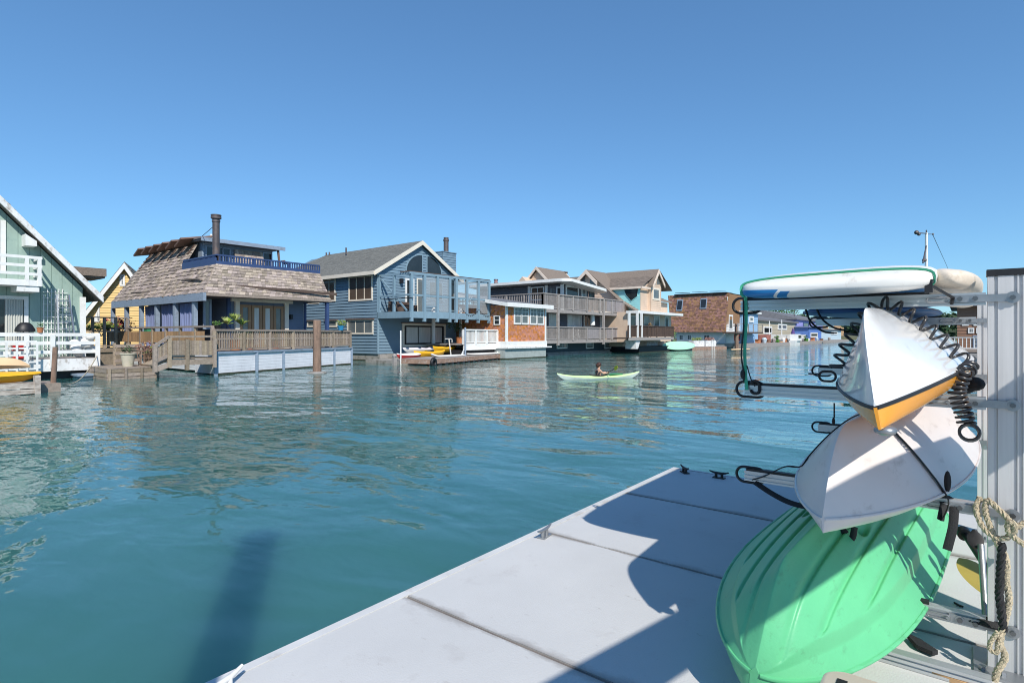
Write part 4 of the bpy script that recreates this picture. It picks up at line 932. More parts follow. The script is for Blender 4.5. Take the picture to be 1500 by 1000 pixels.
# ================================================================ CHARCOAL HOUSE
GREYSC = mat('grey_screen', (.24,.22,.235), .7, var=.12)
def charcoal_house():
    h = thing('charcoal_house', 'charcoal houseboat with two grey wood balconies and a curved white flat roof', 'house', (50,33,0))
    W = PL('v', 31.4); Wl = PL('u', 46.0); z1, z2 = 1.55, 4.65; u0, u1 = 45.0, 56.6
    m = MB(); lap(m, W, [(u0,z1),(u1,z1),(u1,z2-.3),(u0,z2-.3)], .2, .03); m.box(u0,u1,31.43,42,z1,z2-.3); m.build('wall', GREY_DK, h)
    m = MB(); m.box(u0-.5,u1,31.2,42,.3,1.35); m.build('lower_wall', GREY_BL, h)
    L_ = PL('v', 31.2)
    for x0,x1 in ((815,830),(858,868.5),(885,894.5)): window(h, L_, x0,501,x1,510.5, WHITE, GLASS_GR, 2 if x0 < 850 else 1, 1, .12)
    barge(h, u0-1.2, u1+.3, 30.9, 42, -.4, .30)
    m = MB(); m.box(u0-.8,u1+.1,30.6,30.9,-.1,.12); m.build('barge_ledge', CONC, h)
    # balconies
    vf = 29.5; zb1 = 1.5; zt1 = on_v(865,479,vf).z; zb2 = on_v(865,459,vf).z+.05; a0 = PL('v',vf).p(817,470)[0]; a1 = PL('v',vf).p(912.5,470)[0]
    zt2 = on_v(845,433.5,vf).z; zb2 = 4.35
    zt1 = max(zt1, zb1+1.05)
    for zb, zt, nm in ((zb1,zt1,'lower'),(zb2,zt2,'upper')):
        MB().box(a0-2.5,a1,vf,31.38,zb-.32,zb).build('balcony_floor', WOOD_GREY, h)
        m = MB(); railing(m, (a0,vf),(a1,vf), zb, zt, 6, .16, .15, .05, 2, .1)
        railing(m, (a0-2.4,vf+.02),(a0,vf+.02), zb, zt, 2, .12, .15, .05, 2, .1)
        if nm == 'upper': railing(m, (a0-2.4,vf+.02),(a0-2.4,40), zb, zt, 6, .12, .2, .05, 2, .1); MB().box(a0-2.5,47.4,31.4,41,zb-.32,zb).build('balcony_floor', WOOD_GREY, h)
        m.build('balcony_railing', WOOD_GREY, h)
        c0 = a0+(a1-a0)*.72
        for b0,b1 in ((c0,c0+1.7),(c0+1.9,a1-.1))+(((a0+(a1-a0)*.40,a0+(a1-a0)*.60),) if nm == 'lower' else ()): MB().box(b0,b1,vf-.02,vf,zb+.12,zt-.12).build('screen_panel', GREYSC, h)
    for u in (a0, a0+(a1-a0)*.66, a1): MB().box(u-.11,u+.11,vf-.13,vf+.09,1.0,zt2-.1).build('balcony_post', WOOD_GREY, h)
    for x0,x1,fm,pm,c in ((830.5,851,WHITE,GLASS_CU,2),(854.5,866,WHITE,GLASS,2),(878.5,886,WHITE,GLASS_CU,1),(886,894.5,WHITE,GLASS_CU,1)): window(h, W, x0,456.5,x1,479.5, fm, pm, c, 1, .14)
    window(h, W, 803,457,816,481, WHITE, GLASS_CU, 1,1,.12,'balcony_door')
    # upper storey
    U = PL('v', 31.4); Ul = PL('u', 47.5); zz = 7.0; uu = 53.0
    m = MB(); lap(m, Ul, [(31.4,zb2),(42,zb2),(42,zz),(31.4,zz)], .2, .03); m.box(47.5,uu,31.4,42,zb2,zz); m.build('upper_wall', GREY_DK, h)
    for x0,x1,fm,pm,c in ((778.5,797.5,WHITE,GLASS_BR,2),(804,815,GREY_DK,GLASS_GR,2),(815.5,823,WHITE,GLASS,1)): window(h, Ul, x0,420,x1,440, fm, pm, c, 1, .12)
    for x0 in (776,801,824): a = Ul.p(x0,430)[0]; MB().pbox(Ul,a-.16,a+.16,zb2,zz,.14,0).build('white_pilaster', WHITE, h)
    window(h, U, 828,418.5,847,440, WHITE, GLASS, 1,1,.2); window(h, U, 851,418,858,440, WHITE, GLASS_GR, 1,1,.16); window(h, U, 862,421,870,440, GREY_DK, GLASS_GR, 1,1,.1)
    # curved-edge roof
    m = MB(); ring = []; e0, e1, f0, f1, r = 46.2, 54.6, 29.7, 43, .9
    for cx, cy, a in ((e1-r,f1-r,0),(e0+r,f1-r,90),(e0+r,f0+r,180),(e1-r,f0+r,270)):
        for k in range(7): t_ = rad(a+15*k); ring.append((cx+r*math.cos(t_), cy+r*math.sin(t_)))
    zc = lambda u: zz+.45-.030*max(0,u-47.5)**1.6
    m.loft([[V((x,y,zc(x)-.28)) for x,y in ring],[V((x,y,zc(x))) for x,y in ring],[V((e0+e1,f0+f1,0))*.5*.02+V((x,y,zc(x)+.02))*.98 for x,y in ring]], cap=True); m.build('roof', WHITE, h, smooth=30)
charcoal_house()
def umbrella():
    q = on_v(868,479,30.3); t = thing('closed_parasol', 'closed white parasol standing on the lower balcony of the charcoal house', 'parasol', (q.x,30.3,1.5)); zt = on_v(868,449.5,30.3).z; m = MB()
    m.cyl((q.x,30.3,1.5),(q.x,30.3,zt),.03,.03,8); m.build('pole', STEEL, t); m = MB()
    lathe(m,(q.x,30.3,zt-2.0),[(.10,0),(.27,.1),(.22,.9),(.16,1.5),(.04,1.98)],10); m.build('canopy', WHITE, t, smooth=50); m = MB(); lathe(m,(q.x,30.3,1.5),[(.3,0),(.3,.08),(.05,.12)]); m.build('base', STEEL, t)
    for k, (px,lb) in enumerate(((845,'white bistro chair with loop back nearer the picture doors on the lower balcony'),(852,'white bistro chair with loop back beside the closed parasol'))):
        q = on_v(px,480,30.4); t = thing('bistro_chair', lb, 'chair', (q.x,30.4,1.5)); m = MB(); lathe(m,(q.x,30.4,1.93),[(.22,0),(.24,.03),(.2,.05)]); m.build('seat', WHITE, t)
        m = MB(); m.tube([(q.x-.2,30.6,1.95),(q.x-.22,30.65,2.3),(q.x-.1,30.68,2.5),(q.x+.1,30.68,2.5),(q.x+.22,30.65,2.3),(q.x+.2,30.6,1.95)],.02,5); m.build('backrest', WHITE, t)
        for sx in (-.17,.17):
            for sy in (-.17,.17): MB().cyl((q.x+sx,30.4+sy,1.5),(q.x+sx*.9,30.4+sy*.9,1.95),.016,.016,5).build('leg', WHITE, t)
umbrella()
# ================================================================ TAN AND AQUA HOUSE, tan gable behind
def tan_house():
    h = thing('tan_aqua_house', 'tan houseboat with brown gable roofs and an aqua wall around a dark pentagon window', 'house', (62,31,0))
    TRIM = mat('pale_trim', (.70,.58,.48), .6)
    # block with its gable end turned along the channel
    G = PL('u', 58.0); gp = lambda x, y: G.p(x, y)
    ap, lb, b1, b2 = gp(861.7,396), gp(846,413), gp(909,440), gp(937,457.5)
    vb = 37.5; zl = ap[1]-(vb-ap[0])*1.05
    wallv = gp(917,450)[0]
    def zs(v): # height of the long slope at v
        return b1[1]+(ap[1]-b1[1])*(v-b1[0])/(ap[0]-b1[0]) if v > b1[0] else b2[1]+(b1[1]-b2[1])*(v-b2[0])/(b1[0]-b2[0])
    poly = [(wallv,1.2),(vb,1.2),(vb,zl-.1),(ap[0],ap[1]-.12),(b1[0],b1[1]-.12),(wallv,zs(wallv)-.12)]
    m = MB(); lap(m, G, [(wallv,1.2),(b1[0],1.2),(b1[0],b1[1]-.12),(wallv,zs(wallv)-.12)], .2, .03); lap(m, G, [(b1[0],1.2),(vb,1.2),(vb,zl-.1),(ap[0],ap[1]-.12),(b1[0],b1[1]-.12)], .2, .03)
    m.prism([V((58.03,a,z)) for a,z in poly], (.6,0,0)); m.prism([V((58.1,b1[0]+1.5,1.2)),V((58.1,vb,1.2)),V((58.1,vb,zl-.1)),V((58.1,ap[0],ap[1]-.12)),V((58.1,b1[0]+1.5,zs(b1[0]+1.5)-.15))], (11,0,0))
    m.box(57.2,69.4,wallv-.02,wallv+3,.66,2.4); m.build('wall', TAN, h)
    m = MB(); rn = random.Random(13)
    shingles(m, (59,b1[0],b1[1]+.05),(57.5,b1[0],b1[1]+.05),(70,ap[0],ap[1]+.05),(57.5,ap[0],ap[1]+.05), .25,.3,.02, rnd=rn)
    shingles(m, (58.7,b2[0],b2[1]+.05),(57.5,b2[0],b2[1]+.05),(58.7,b1[0],b1[1]+.05),(57.5,b1[0],b1[1]+.05), .25,.3,.02, rnd=rn)
    m.prism([V((57.5,ap[0],ap[1]-.08)),V((57.5,vb+.4,zl-.3)),V((57.5,vb+.4,zl-.15)),V((57.5,ap[0],ap[1]+.06))], (12.5,0,0))
    for p, q in ((ap,b1),(b1,b2)): m.prism([V((57.52,p[0],p[1]-.1)),V((57.52,q[0],q[1]-.1)),V((57.52,q[0],q[1]+.04)),V((57.52,p[0],p[1]+.04))], (1.15 if p is b1 else 1.5,0,0))
    # block with its gable end facing the channel
    U0, UR, U1, VF = 58.7, 62.9, 66.5, 28.1; ze, zr = 7.3, 9.4
    shingles(m, (U0-.3,40,ze),(U0-.3,VF-.3,ze),(UR,40,zr),(UR,VF-.5,zr), .25,.3,.02, rnd=rn); m.prism([V((UR,VF-.5,zr)),V((U1,VF-.5,ze)),V((U1,40,ze)),V((UR,40,zr))], (0,0,.05))
    m.build('roof', ASPH_BR, h)
    A = PL('u', U0); m = MB(); va = A.p(894,430)[0]; apl = [(VF,3.6),(va,zs(va)-.6),(va,ze),(VF,ze)]
    lap(m, A, apl, .22, .03); m.prism([V((U0+.03,a,z)) for a,z in apl], (.5,0,0)); m.build('aqua_wall', AQUA, h)
    P = PL('v', VF); m = MB(); z0 = P.p(960,459)[1]; zr_ = P.p(973,443)[1]
    tu0, tu1 = P.p(953.3,430)[0], P.p(968.3,430)[0]
    fp = [(U0,z0),(tu0,z0),(tu0,ze+.9),(U0,ze)]; lap(m, P, fp, .22, .03); m.prism([V((a,VF+.03,z)) for a,z in fp], (0,8,0)); m.box(tu1-.2,P.p(980,440)[0],VF+.2,VF+6,z0,zr_); m.build('upper_wall', TAN, h)
    T = PL('v', VF-.35); tp = lambda x, y: T.p(x, y); ta = tp(960.8,398); tl, tr = tp(953.3,418), tp(968.3,416.5)
    tpoly = [(tl[0],z0),(tr[0],z0),tr,ta,tl]; m = MB(); lap(m, T, tpoly, .22, .03); m.prism([V((a,VF-.32,z)) for a,z in tpoly], (0,7,0)); m.build('gable_tower', TAN, h)
    m = MB()
    for q in (tl, tr):
        e = (q[0]+(q[0]-ta[0])*.18, q[1]+(q[1]-ta[1])*.18); m.prism([V((ta[0],VF-.7,ta[1]+.12)),V((e[0],VF-.7,e[1]+.12)),V((e[0],VF-.7,e[1]+.26)),V((ta[0],VF-.7,ta[1]+.3))], (0,8,0))
    u9 = P.p(981,440)[0]; m.prism([V((tr[0],VF-.3,zr_)),V((u9,VF-.3,zr_)),V((u9,VF+3,zr_+1.3)),V((tr[0],VF+3,zr_+1.3))], (0,0,.12)); m.build('tower_roof', ASPH_BR, h)
    m = MB()
    for q in (tl, tr):
        e = (q[0]+(q[0]-ta[0])*.18, q[1]+(q[1]-ta[1])*.18); m.prism([V((ta[0],VF-.78,ta[1]-.22)),V((e[0],VF-.78,e[1]-.18)),V((e[0],VF-.78,e[1]+.2)),V((ta[0],VF-.78,ta[1]+.22))], (0,.08,0))
    q = gp(878,413)
    for e in (lb, q): m.prism([V((57.4,ap[0],ap[1]-.45)),V((57.4,e[0],e[1]-.45)),V((57.4,e[0],e[1]+.05)),V((57.4,ap[0],ap[1]+.05))], (.1,0,0))
    m.box(U0-.4,U0-.3,VF-.35,va,ze-.18,ze+.06); m.box(U0-.4,tu0,VF-.42,VF-.33,ze-.18,ze+.06); m.build('rake_board', TRIM, h)
    for pts_ in ([(849,413.5),(857.5,403),(857.5,430),(849,430)],[(864.5,403),(876,416),(876,430),(864.5,430)]):
        q = [gp(*x) for x in pts_]; m = MB(); m.prism([G.T(a,z,.06) for a,z in q], (.02,0,0)); m.build('gable_window', GLASS_GR, h)
    q = [A.p(*x) for x in ((914,424),(936,422),(934.5,434),(925,441),(917,432))]
    m = MB(); m.prism([A.T(a,z,.10) for a,z in q], (.09,0,0)); w = m.build('pentagon_window', AQUA, h); cx = sum(a for a,z in q)/5; cz = sum(z for a,z in q)/5
    m = MB(); m.prism([A.T(cx+(a-cx)*.93,cz+(z-cz)*.93,.11) for a,z in q], (.005,0,0)); m.build('pane', GLASS, w)
    window(h, T, 955.5,422,965.5,439.5, CREAM, GLASS_GR, 1,1,.2)
    for pts_ in ([(955.6,416.5),(960,405.5),(960,416.5)],[(961.6,405.5),(966.2,416.3),(961.6,416.3)]):
        q = [tp(*x) for x in pts_]; m = MB(); m.prism([T.T(a,z,.06) for a,z in q], (0,.02,0)); m.build('gable_window', GLASS_GR, h)
    # ground floor, porch
    Lw = PL('v', VF+.2); d0, d1 = P.p(921,470)[0], P.p(985,470)[0]
    m = MB(); lap(m, Lw, [(d0,1.2),(d1,1.2),(d1,z0-.02),(d0,z0-.02)], .2, .03); m.box(d0,d1,VF+.23,36,1.2,z0-.02); m.build('lower_wall', TAN, h)
    m = MB(); m.box(d0-.4,d1+.2,VF-1.3,VF+.1,z0-.2,z0+.08); m.build('porch_fascia', WHITE, h)
    for x0,x1 in ((922,931),(942,951),(957,965.5),(973,979)): window(h, Lw, x0,462,x1,480, WHITE if x0 != 942 else CREAM, GLASS_GR if x0 != 922 else GLASS, 1,1,.14,'window' if x0 > 950 else 'porch_door')
    v_ = VF-1.5; a0 = PL('v',v_).p(920.5,490)[0]; a1 = PL('v',v_).p(986,490)[0]; zt = on_v(950,477,v_).z; zb = on_v(950,494,v_).z
    MB().box(a0,a1,v_,VF+.2,zb-.15,zb).build('porch_deck', WOOD_DK, h); MB().box(a0-.05,a1,v_-.08,v_,zb-.3,zb+.02).build('porch_beam', WOOD_GREY, h)
    m = MB(); railing(m, (a0,v_),(a1,v_), zb, zt, 6, .14, .15, .06, 2, .09)
    for k in range(int((a1-a0)*.5/.3)): m.box(a1-.3*(k+1),a1-.3*k-.03,v_-.015,v_+.015,zb+.1,zt-.1)
    m.build('porch_railing', WOOD_DK, h)
    for px in (921.5,933.5,939.5): u = PL('v',v_).p(px,470)[0]; MB().box(u-.12,u+.12,v_-.1,v_+.1,zb,z0-.2).build('porch_post', WHITE, h)
    m = MB(); m.prism([V((a0+1.9,v_+.1,zb-.3)),V((a0+3.0,v_+.1,zb-.3)),V((a0+2.4,v_+.1,.5)),V((a0+1.9,v_+.1,.5))], (0,1.2,0)); m.build('porch_skirt', WHITE_OLD, h)
    barge(h, 57.6, d1, VF-.4, 37, -.4, .66, HULL_DK)
    c = V((PL('v',VF-.8).p(953,480)[0],VF-.8,zb)); bush('flowering shrub with yellow and red leaves on the tan house porch', tuple(c), (.9,.4,1.1), 300, .09, mat('autumn_leaf', (.40,.24,.09), .7, island=.5, hue=.06), name='shrub', seed=12)
tan_house()
def tan_gable():
    P = PL('u', 62); h = thing('tan_gabled_house', 'pale tan shingled gable with brown roof rising behind the curved white roof', 'house', on_u(790,480,62)); p = lambda *a: P.p(*a)
    ap, l, r = p(788,393), p(765,420), p(807,414); r = (r[0], r[1]); zb = .6; m = MB(); sl = (ap[1]-r[1])/(ap[0]-r[0]); e = (r[0]-1.2, r[1]-1.2*sl); ll = (ap[0]+(ap[0]-e[0]), e[1])
    q = [(e[0]+.3,zb),(ll[0]-.3,zb),(ll[0]-.3,ll[1]+.1),(ap[0],ap[1]-.1),(e[0]+.3,e[1]+.1)]
    lap(m, P, q, .22); m.prism([V((62.03,a,z)) for a,z in q], (7,0,0)); m.build('wall', TAN, h)
    u1 = on_v(825,399,ap[0]).x; m = MB()
    shingles(m, (u1+.6,e[0],e[1]+.15),(61.6,e[0],e[1]+.15),(u1,ap[0],ap[1]+.15),(61.6,ap[0],ap[1]+.15), .3,.35,.02)
    m.prism([V((61.6,ap[0],ap[1])),V((61.6,ll[0],ll[1])),V((61.6,ll[0],ll[1]+.16)),V((61.6,ap[0],ap[1]+.16))], (7.8,0,0)); m.prism([V((61.6,ap[0],ap[1])),V((61.6,e[0],e[1])),V((61.6,e[0],e[1]+.14)),V((61.6,ap[0],ap[1]+.14))], (u1-61.6,0,0)); m.build('roof', ASPH_BR, h)
    m = MB()
    for b in (e, ll): m.prism([V((61.5,ap[0],ap[1]-.2)),V((61.5,b[0],b[1]-.2)),V((61.5,b[0],b[1]+.2)),V((61.5,ap[0],ap[1]+.2))], (.1,0,0))
    m.build('rake_board', bpy.data.materials['pale_trim'], h)
    a0, z0 = p(768,416.5); a1, z1 = p(784,416); m = MB(); m.prism([V((60.3,a0,z0-1)),V((60.3,a1,z0-1)),V((60.3,a1,z0)),V((60.3,(a0+a1)/2,p(776,406.5)[1])),V((60.3,a0,z0))], (1.7,0,0)); m.build('dormer', TAN, h)
tan_gable()
# ================================================================ BROWN SHINGLED MANSARD HOUSE
def mansard_house():
    h = thing('brown_mansard_house', 'brown shingled mansard houseboat with two skylights and a white front wall', 'house', (88,30,0))
    u0 = 86.5; Q = PL('u', u0); q = lambda px, py: Q.p(px, py)
    v0 = q(1061,480)[0]; v1 = q(983,480)[0]; zb = q(1020,486)[1]; zt = q(1020,430)[1]; ins = 1.6; m = MB()
    shingles(m, (u0,v1,zb),(u0,v0,zb),(u0+ins,v1+1.2,zt),(u0+ins,v0-.3,zt), .24, .3, .03, rnd=random.Random(9))
    m.poly([(u0+ins,v1+1.2,zt),(u0+ins,v0-.3,zt),(u0+9,v0-.3,zt),(u0+9,v1+1.2,zt)]); m.prism([V((u0+.05,v0+.02,zb)),V((u0+ins+.05,v0-.2,zt-.03)),V((u0+9,v0-.2,zt-.03)),V((u0+9,v0+.02,zb))], (0,.3,0)); m.build('mansard_roof', SHAKE_BR, h)
    for x0,y0,x1,y1 in ((987.5,438,996,455),(1022,436,1031.5,452)):
        va, za = q(x0,y1); vb_, zb_ = q(x1,y0); sh = lambda z: ins*(z-zb)/(zt-zb)
        m = MB(); d = .12
        pts = [V((u0+sh(za)-d,va,za)),V((u0+sh(za)-d,vb_,za)),V((u0+sh(zb_)-d,vb_,zb_)),V((u0+sh(zb_)-d,va,zb_))]; m.prism(pts, (.2,0,0)); s_ = m.build('skylight', PURPLE_TRIM, h)
        c = sum(pts, V((0,0,0)))/4; m = MB(); m.prism([c+(p-c)*.8-V((.02,0,0)) for p in pts], (.01,0,0)); m.build('pane', GLASS, s_)
    m = MB(); m.box(u0+1.2,u0+4,v0,v1,zt+.02,zt+.12); 
    for k in range(3): a = v0+.6+k*2.8; m.bar((u0+1.6,a+.2,zt+.3),(u0+3.2,a+2.2,zt+.45),1.2,.06)
    m.build('solar_panel', HULL_DK, h)
    P = PL('v', v0); a1 = P.p(1083,470)[0]; m = MB(); lap(m, P, [(u0+.6,.9),(a1,.9),(a1,zt-.1),(u0+1.6,zt-.1)], .25); m.box(u0+1.6,a1,v0+.03,v1,.9,zt-.1); m.build('front_wall', WHITE, h)
    for x0,y0,x1,y1 in ((1065,435,1069,453),(1072,436,1077,453),(1067,461,1073,483)): window(h, P, x0,y0,x1,y1, WHITE, GLASS_GR, 1,1,.25)
    window(h, P, 1075,490,1084,499, REDPLAS, GLASS, 1,1,.25)
    zf = P.p(1070,486)[1]; m = MB(); m.box(u0-1,a1+6,v0-2,v0-.05,zf-.25,zf); m.build('balcony_floor', WOOD_DK, h)
    m = MB(); railing(m, (u0,v0-1.95),(a1+6,v0-1.95), zf, P.p(1070,474)[1], 6, .12, 9, .04, 2, .08, balusters=False); m.build('balcony_railing', WOOD_GREY, h)
    m = MB(); m.cyl((u0+.6,v0-1.6,0),(u0+.6,v0-1.6,zf+1.2),.3,.28,8); m.build('pile_post', PILE, h)
    m = MB(); Lw = PL('u', u0+.9); lap(m, Lw, [(v0,.7),(v1+3,.7),(v1+3,zb-.05),(v0,zb-.05)], .25); m.box(u0+.95,u0+9,v0,v1+3,.7,zb-.02); m.build('lower_wall', WHITE, h)
    for x0,x1 in ((994,1002),(1030,1041),(1006,1014)): window(h, Lw, x0,489,x1,499, WHITE, GLASS_GR, 2,1,.2)
    barge(h, u0, a1, v0, v1, -.4, .7)
mansard_house()
def side_dock():
    t = thing('board_dock', 'grey floating dock with white planters along the channel below the brown mansard house', 'dock', (66,28.5,0))
    A, B = V((60.5,29.2,0)), V((80,25.4,0)); d = (B-A).normalized(); n = V((-d.y,d.x,0)); fr = lambda s,o,z: A+d*s+n*o+V((0,0,z)); Ln = (B-A).length
    m = MB(); m.prism([fr(0,0,-.1),fr(Ln,0,-.1),fr(Ln,3,-.1),fr(0,3,-.1)], (0,0,.48)); m.build('float', BRICKFLOAT, t)
    m = MB()
    for k in range(int(Ln/.5)): m.prism([fr(k*.5,0,.39),fr(k*.5+.47,0,.39),fr(k*.5+.47,3,.39),fr(k*.5,3,.39)], (0,0,.04))
    m.build('deck', WOOD_GREY, t)
    e = [on_v(970.5,506,28.0), on_v(1018,506,26.6)]; L = (e[1]-e[0]).length; c = (e[0]+e[1])/2
    z_ = c.z
    m, M = board('x','', L, 1.15, .12, None, c, math.atan2(e[1].y-e[0].y, e[1].x-e[0].x), roll=1.15)
    bt = thing('mint_paddleboard', 'pale mint paddleboard standing on edge against the dock planters', 'paddleboard', c); m.build('body', MINTPLAS, bt, smooth=60)
    m = MB()
    for f in (-.12,.16): m.tube([M @ V((L*f,-.58,-.075)), M @ V((L*f,0,-.09)), M @ V((L*f,.58,-.075))], .03, 5)
    m.build('strap', BLACKW, bt); m = MB(); m.ball(M @ V((L*.43,0,-.075)), .09, 8, 6); m.ball(M @ V((-L*.2,0,-.08)), .1, 8, 6); m.build('handle', STEEL, bt)
    for k,(s,lb) in enumerate(((14.2,'white planter box with yellow green plants on the grey dock'),(17.2,'white planter box with pinkish plants at the end of the grey dock'),(2.5,'white planter trough under the big green bush'))):
        t2 = thing('planter_box', lb, 'planter', fr(s,1,.43)); m = MB(); w = 1.3 if k < 2 else 2.4; m.prism([fr(s-w,.8,.43),fr(s+w,.8,.43),fr(s+w,1.5,.43),fr(s-w,1.5,.43)], (0,0,.75)); m.build('trough', WHITE_OLD, t2)
        m = MB(); rnd = random.Random(k)
        for j in range(6): m.leaves(fr(s-w+.3+j*(2*w-.6)/5,1.1,1.4), (.35,.3,.3*rnd.uniform(.6,1.3)), 40, .09, rnd)
        m.build('foliage', (LEAF_LT, mat('pink_leaf', (.35,.17,.13), .7, island=.5), LEAF)[k], t2)
    c = on_v(975,498,29.6); bush('large bright green bush beside the tan house porch rail', (c.x,29.6,1.0), (2.1,.9,1.05), 1500, .12, LEAF_LT if 0 else mat('bush_green', (.13,.21,.035), .6, island=.5, hue=.03), seed=21)
    for k,(px,lb) in enumerate(((1043,'thin white mooring pole standing off the grey dock, the closer to the mint board'),(1046,'thin white mooring pole standing off the grey dock, the closer to the planters'))):
        q = on_v(px,515,25.2); m = MB(); m.cyl((q.x,25.2,-.3),(q.x,25.2,on_v(px,497,25.2).z),.05,.05,6); tag(m.build('mooring_pole', WHITE), lb, 'pole')
    c = fr(9.3,1.5,.43); t2 = thing('garden_bench', 'dark slatted bench on the dock behind the mint paddleboard', 'bench', c); m = MB(); m.prism([fr(8.2,1.2,.85),fr(10.4,1.2,.85),fr(10.4,1.7,.85),fr(8.2,1.7,.85)], (0,0,.06)); m.build('seat', WOOD_DK, t2)
    m = MB(); [m.prism([fr(8.2,1.7,.95+.2*k),fr(10.4,1.7,.95+.2*k),fr(10.4,1.76,.95+.2*k),fr(8.2,1.76,.95+.2*k)], (0,0,.14)) for k in range(3)]; m.build('backrest', WOOD_DK, t2)
    for s in (8.3,10.3):
        for o in (1.25,1.68): MB().bar(fr(s,o,.43), fr(s,o,.85), .08, .08).build('leg', WOOD_DK, t2)
    m, M = board('x','', 5, .9, .16, None, on_z(1085,511.5,.2), -.15); 
    bt = tag(m.build('flat_skiff', PALEPLAS, smooth=60), 'low pale flat skiff floating off the end of the grey dock', 'boat')
side_dock()
# ================================================================ FAR HOUSES
def far_house(name, label, x0, x1, ytop, v, m_, roofm=ROOFGREY, gable=False, wins=(), rise=0, deck=None, depth=9, overh=.5, ybase=None):
    P = PL('v', v); a0, a1 = P.p(x0,490)[0], P.p(x1,490)[0]; xm = (x0+x1)/2; zt = P.p(xm,ytop)[1]
    h = thing(name, label, 'house', ((a0+a1)/2,v,0)); mid = (a0+a1)/2; rz = zt+rise
    poly = [(a0,.6),(a1,.6),(a1,zt),(a0,zt)] if not gable else [(a0,.6),(a1,.6),(a1,zt),(mid,rz),(a0,zt)]
    m = MB(); lap(m, P, poly, .3, .04); m.prism([V((a,v+.04,z)) for a,z in poly], (0,depth,0)); m.build('wall', m_, h)
    m = MB()
    if gable:
        for e in (a0-overh, a1+overh): ez = rz-(rz-zt)*(abs(e-mid)/(mid-a0)); m.prism([V((mid,v-.5,rz)),V((e,v-.5,ez)),V((e,v-.5,ez+.25)),V((mid,v-.5,rz+.28))], (0,depth+1,0))
    else:
        m.prism([V((a0-overh,v-overh,zt)),V((a1+overh,v-overh,zt)),V((a1+overh,v+depth,zt)),V((a0-overh,v+depth,zt))], (0,0,.3))
        if rise: m.prism([V((a0-overh,v-overh,zt+.3)),V((a1+overh,v-overh,zt+.3)),V((a1,v+depth*.5,zt+.3+rise)),V((a0,v+depth*.5,zt+.3+rise))], (0,0,.05)); m.prism([V((a0-overh,v-overh,zt+.3)),V((a0,v+depth*.5,zt+.3+rise)),V((a0-overh,v+depth,zt+.3))], (.1,0,0))
    m.build('roof', roofm, h)
    for w_ in wins:
        wx0, wy0, wx1, wy1 = w_[:4]; window(h, P, wx0,wy0,wx1,wy1, w_[4] if len(w_) > 4 else WHITE, w_[5] if len(w_) > 5 else GLASS_GR, w_[6] if len(w_) > 6 else 1, 1, .3, o=.15, mun=.12)
    if deck:
        ym, col = deck; zf = 1.0
        MB().box(a0,a1,v-2.5,v,zf-.3,zf).build('deck', WOOD_GREY, h); m = MB(); railing(m, (a0,v-2.4),(a1,v-2.4), zf, zf+1.0, 6, .15, .5, .09, 2, .1); m.build('deck_railing', col, h)
    barge(h, a0, a1, v-.3, v+depth, -.4, .62)
    return h
far_house('sky_blue_house', 'narrow sky blue house with white trim just past the brown mansard house', 1086,1110,459,27.5, SKYBL, WHITE, wins=((1097,463,1103,472),(1088,478,1094,486,WHITE,GLASS)), rise=0)
far_house('beige_house', 'low beige houseboat with white framed twin windows across the far bend', 1108,1166,471.5,31, BEIGES, ROOFGREY, wins=((1139,474.5,1152,483,WHITE,GLASS_GR,2),(1118,478,1130,489,WHITE,GLASS)), rise=1.3, deck=(1,WHITE), depth=14)
far_house('lilac_house', 'lilac houseboat with white railing between the beige and the pale blue houses', 1165,1205,470,31, LILAC, ROOFGREY, wins=((1176,472,1184,480,NAVY,GLASS),(1187,487,1196,494,WHITE,GLASS)), rise=2.2, deck=(1,WHITE), depth=16)
far_house('royal_blue_house', 'small royal blue house front with white window beside the lilac house', 1184,1203,480,28, mat('royal_blue', (.10,.20,.52), .6), mat('royal_blue_roof', (.16,.20,.36), .7), wins=((1187,487,1197,494,WHITE,GLASS),), rise=0, depth=3)
far_house('pale_blue_house', 'pale blue flat roofed houseboat at the end of the far row', 1203,1232,483.5,28.5, PALEBL, ROOFGREY, wins=((1217,485,1226,490,WHITE,GLASS),), rise=0, depth=8)
far_house('ochre_house', 'ochre house with brown roof rising behind the pale blue houseboat', 1188,1236,474,40, mat('ochre_siding', (.48,.30,.15), .6), ASPH_BR, gable=False, wins=((1196,476,1202,482,WHITE,GLASS),(1213,476,1221,482,WHITE,GLASS)), rise=2, depth=14)
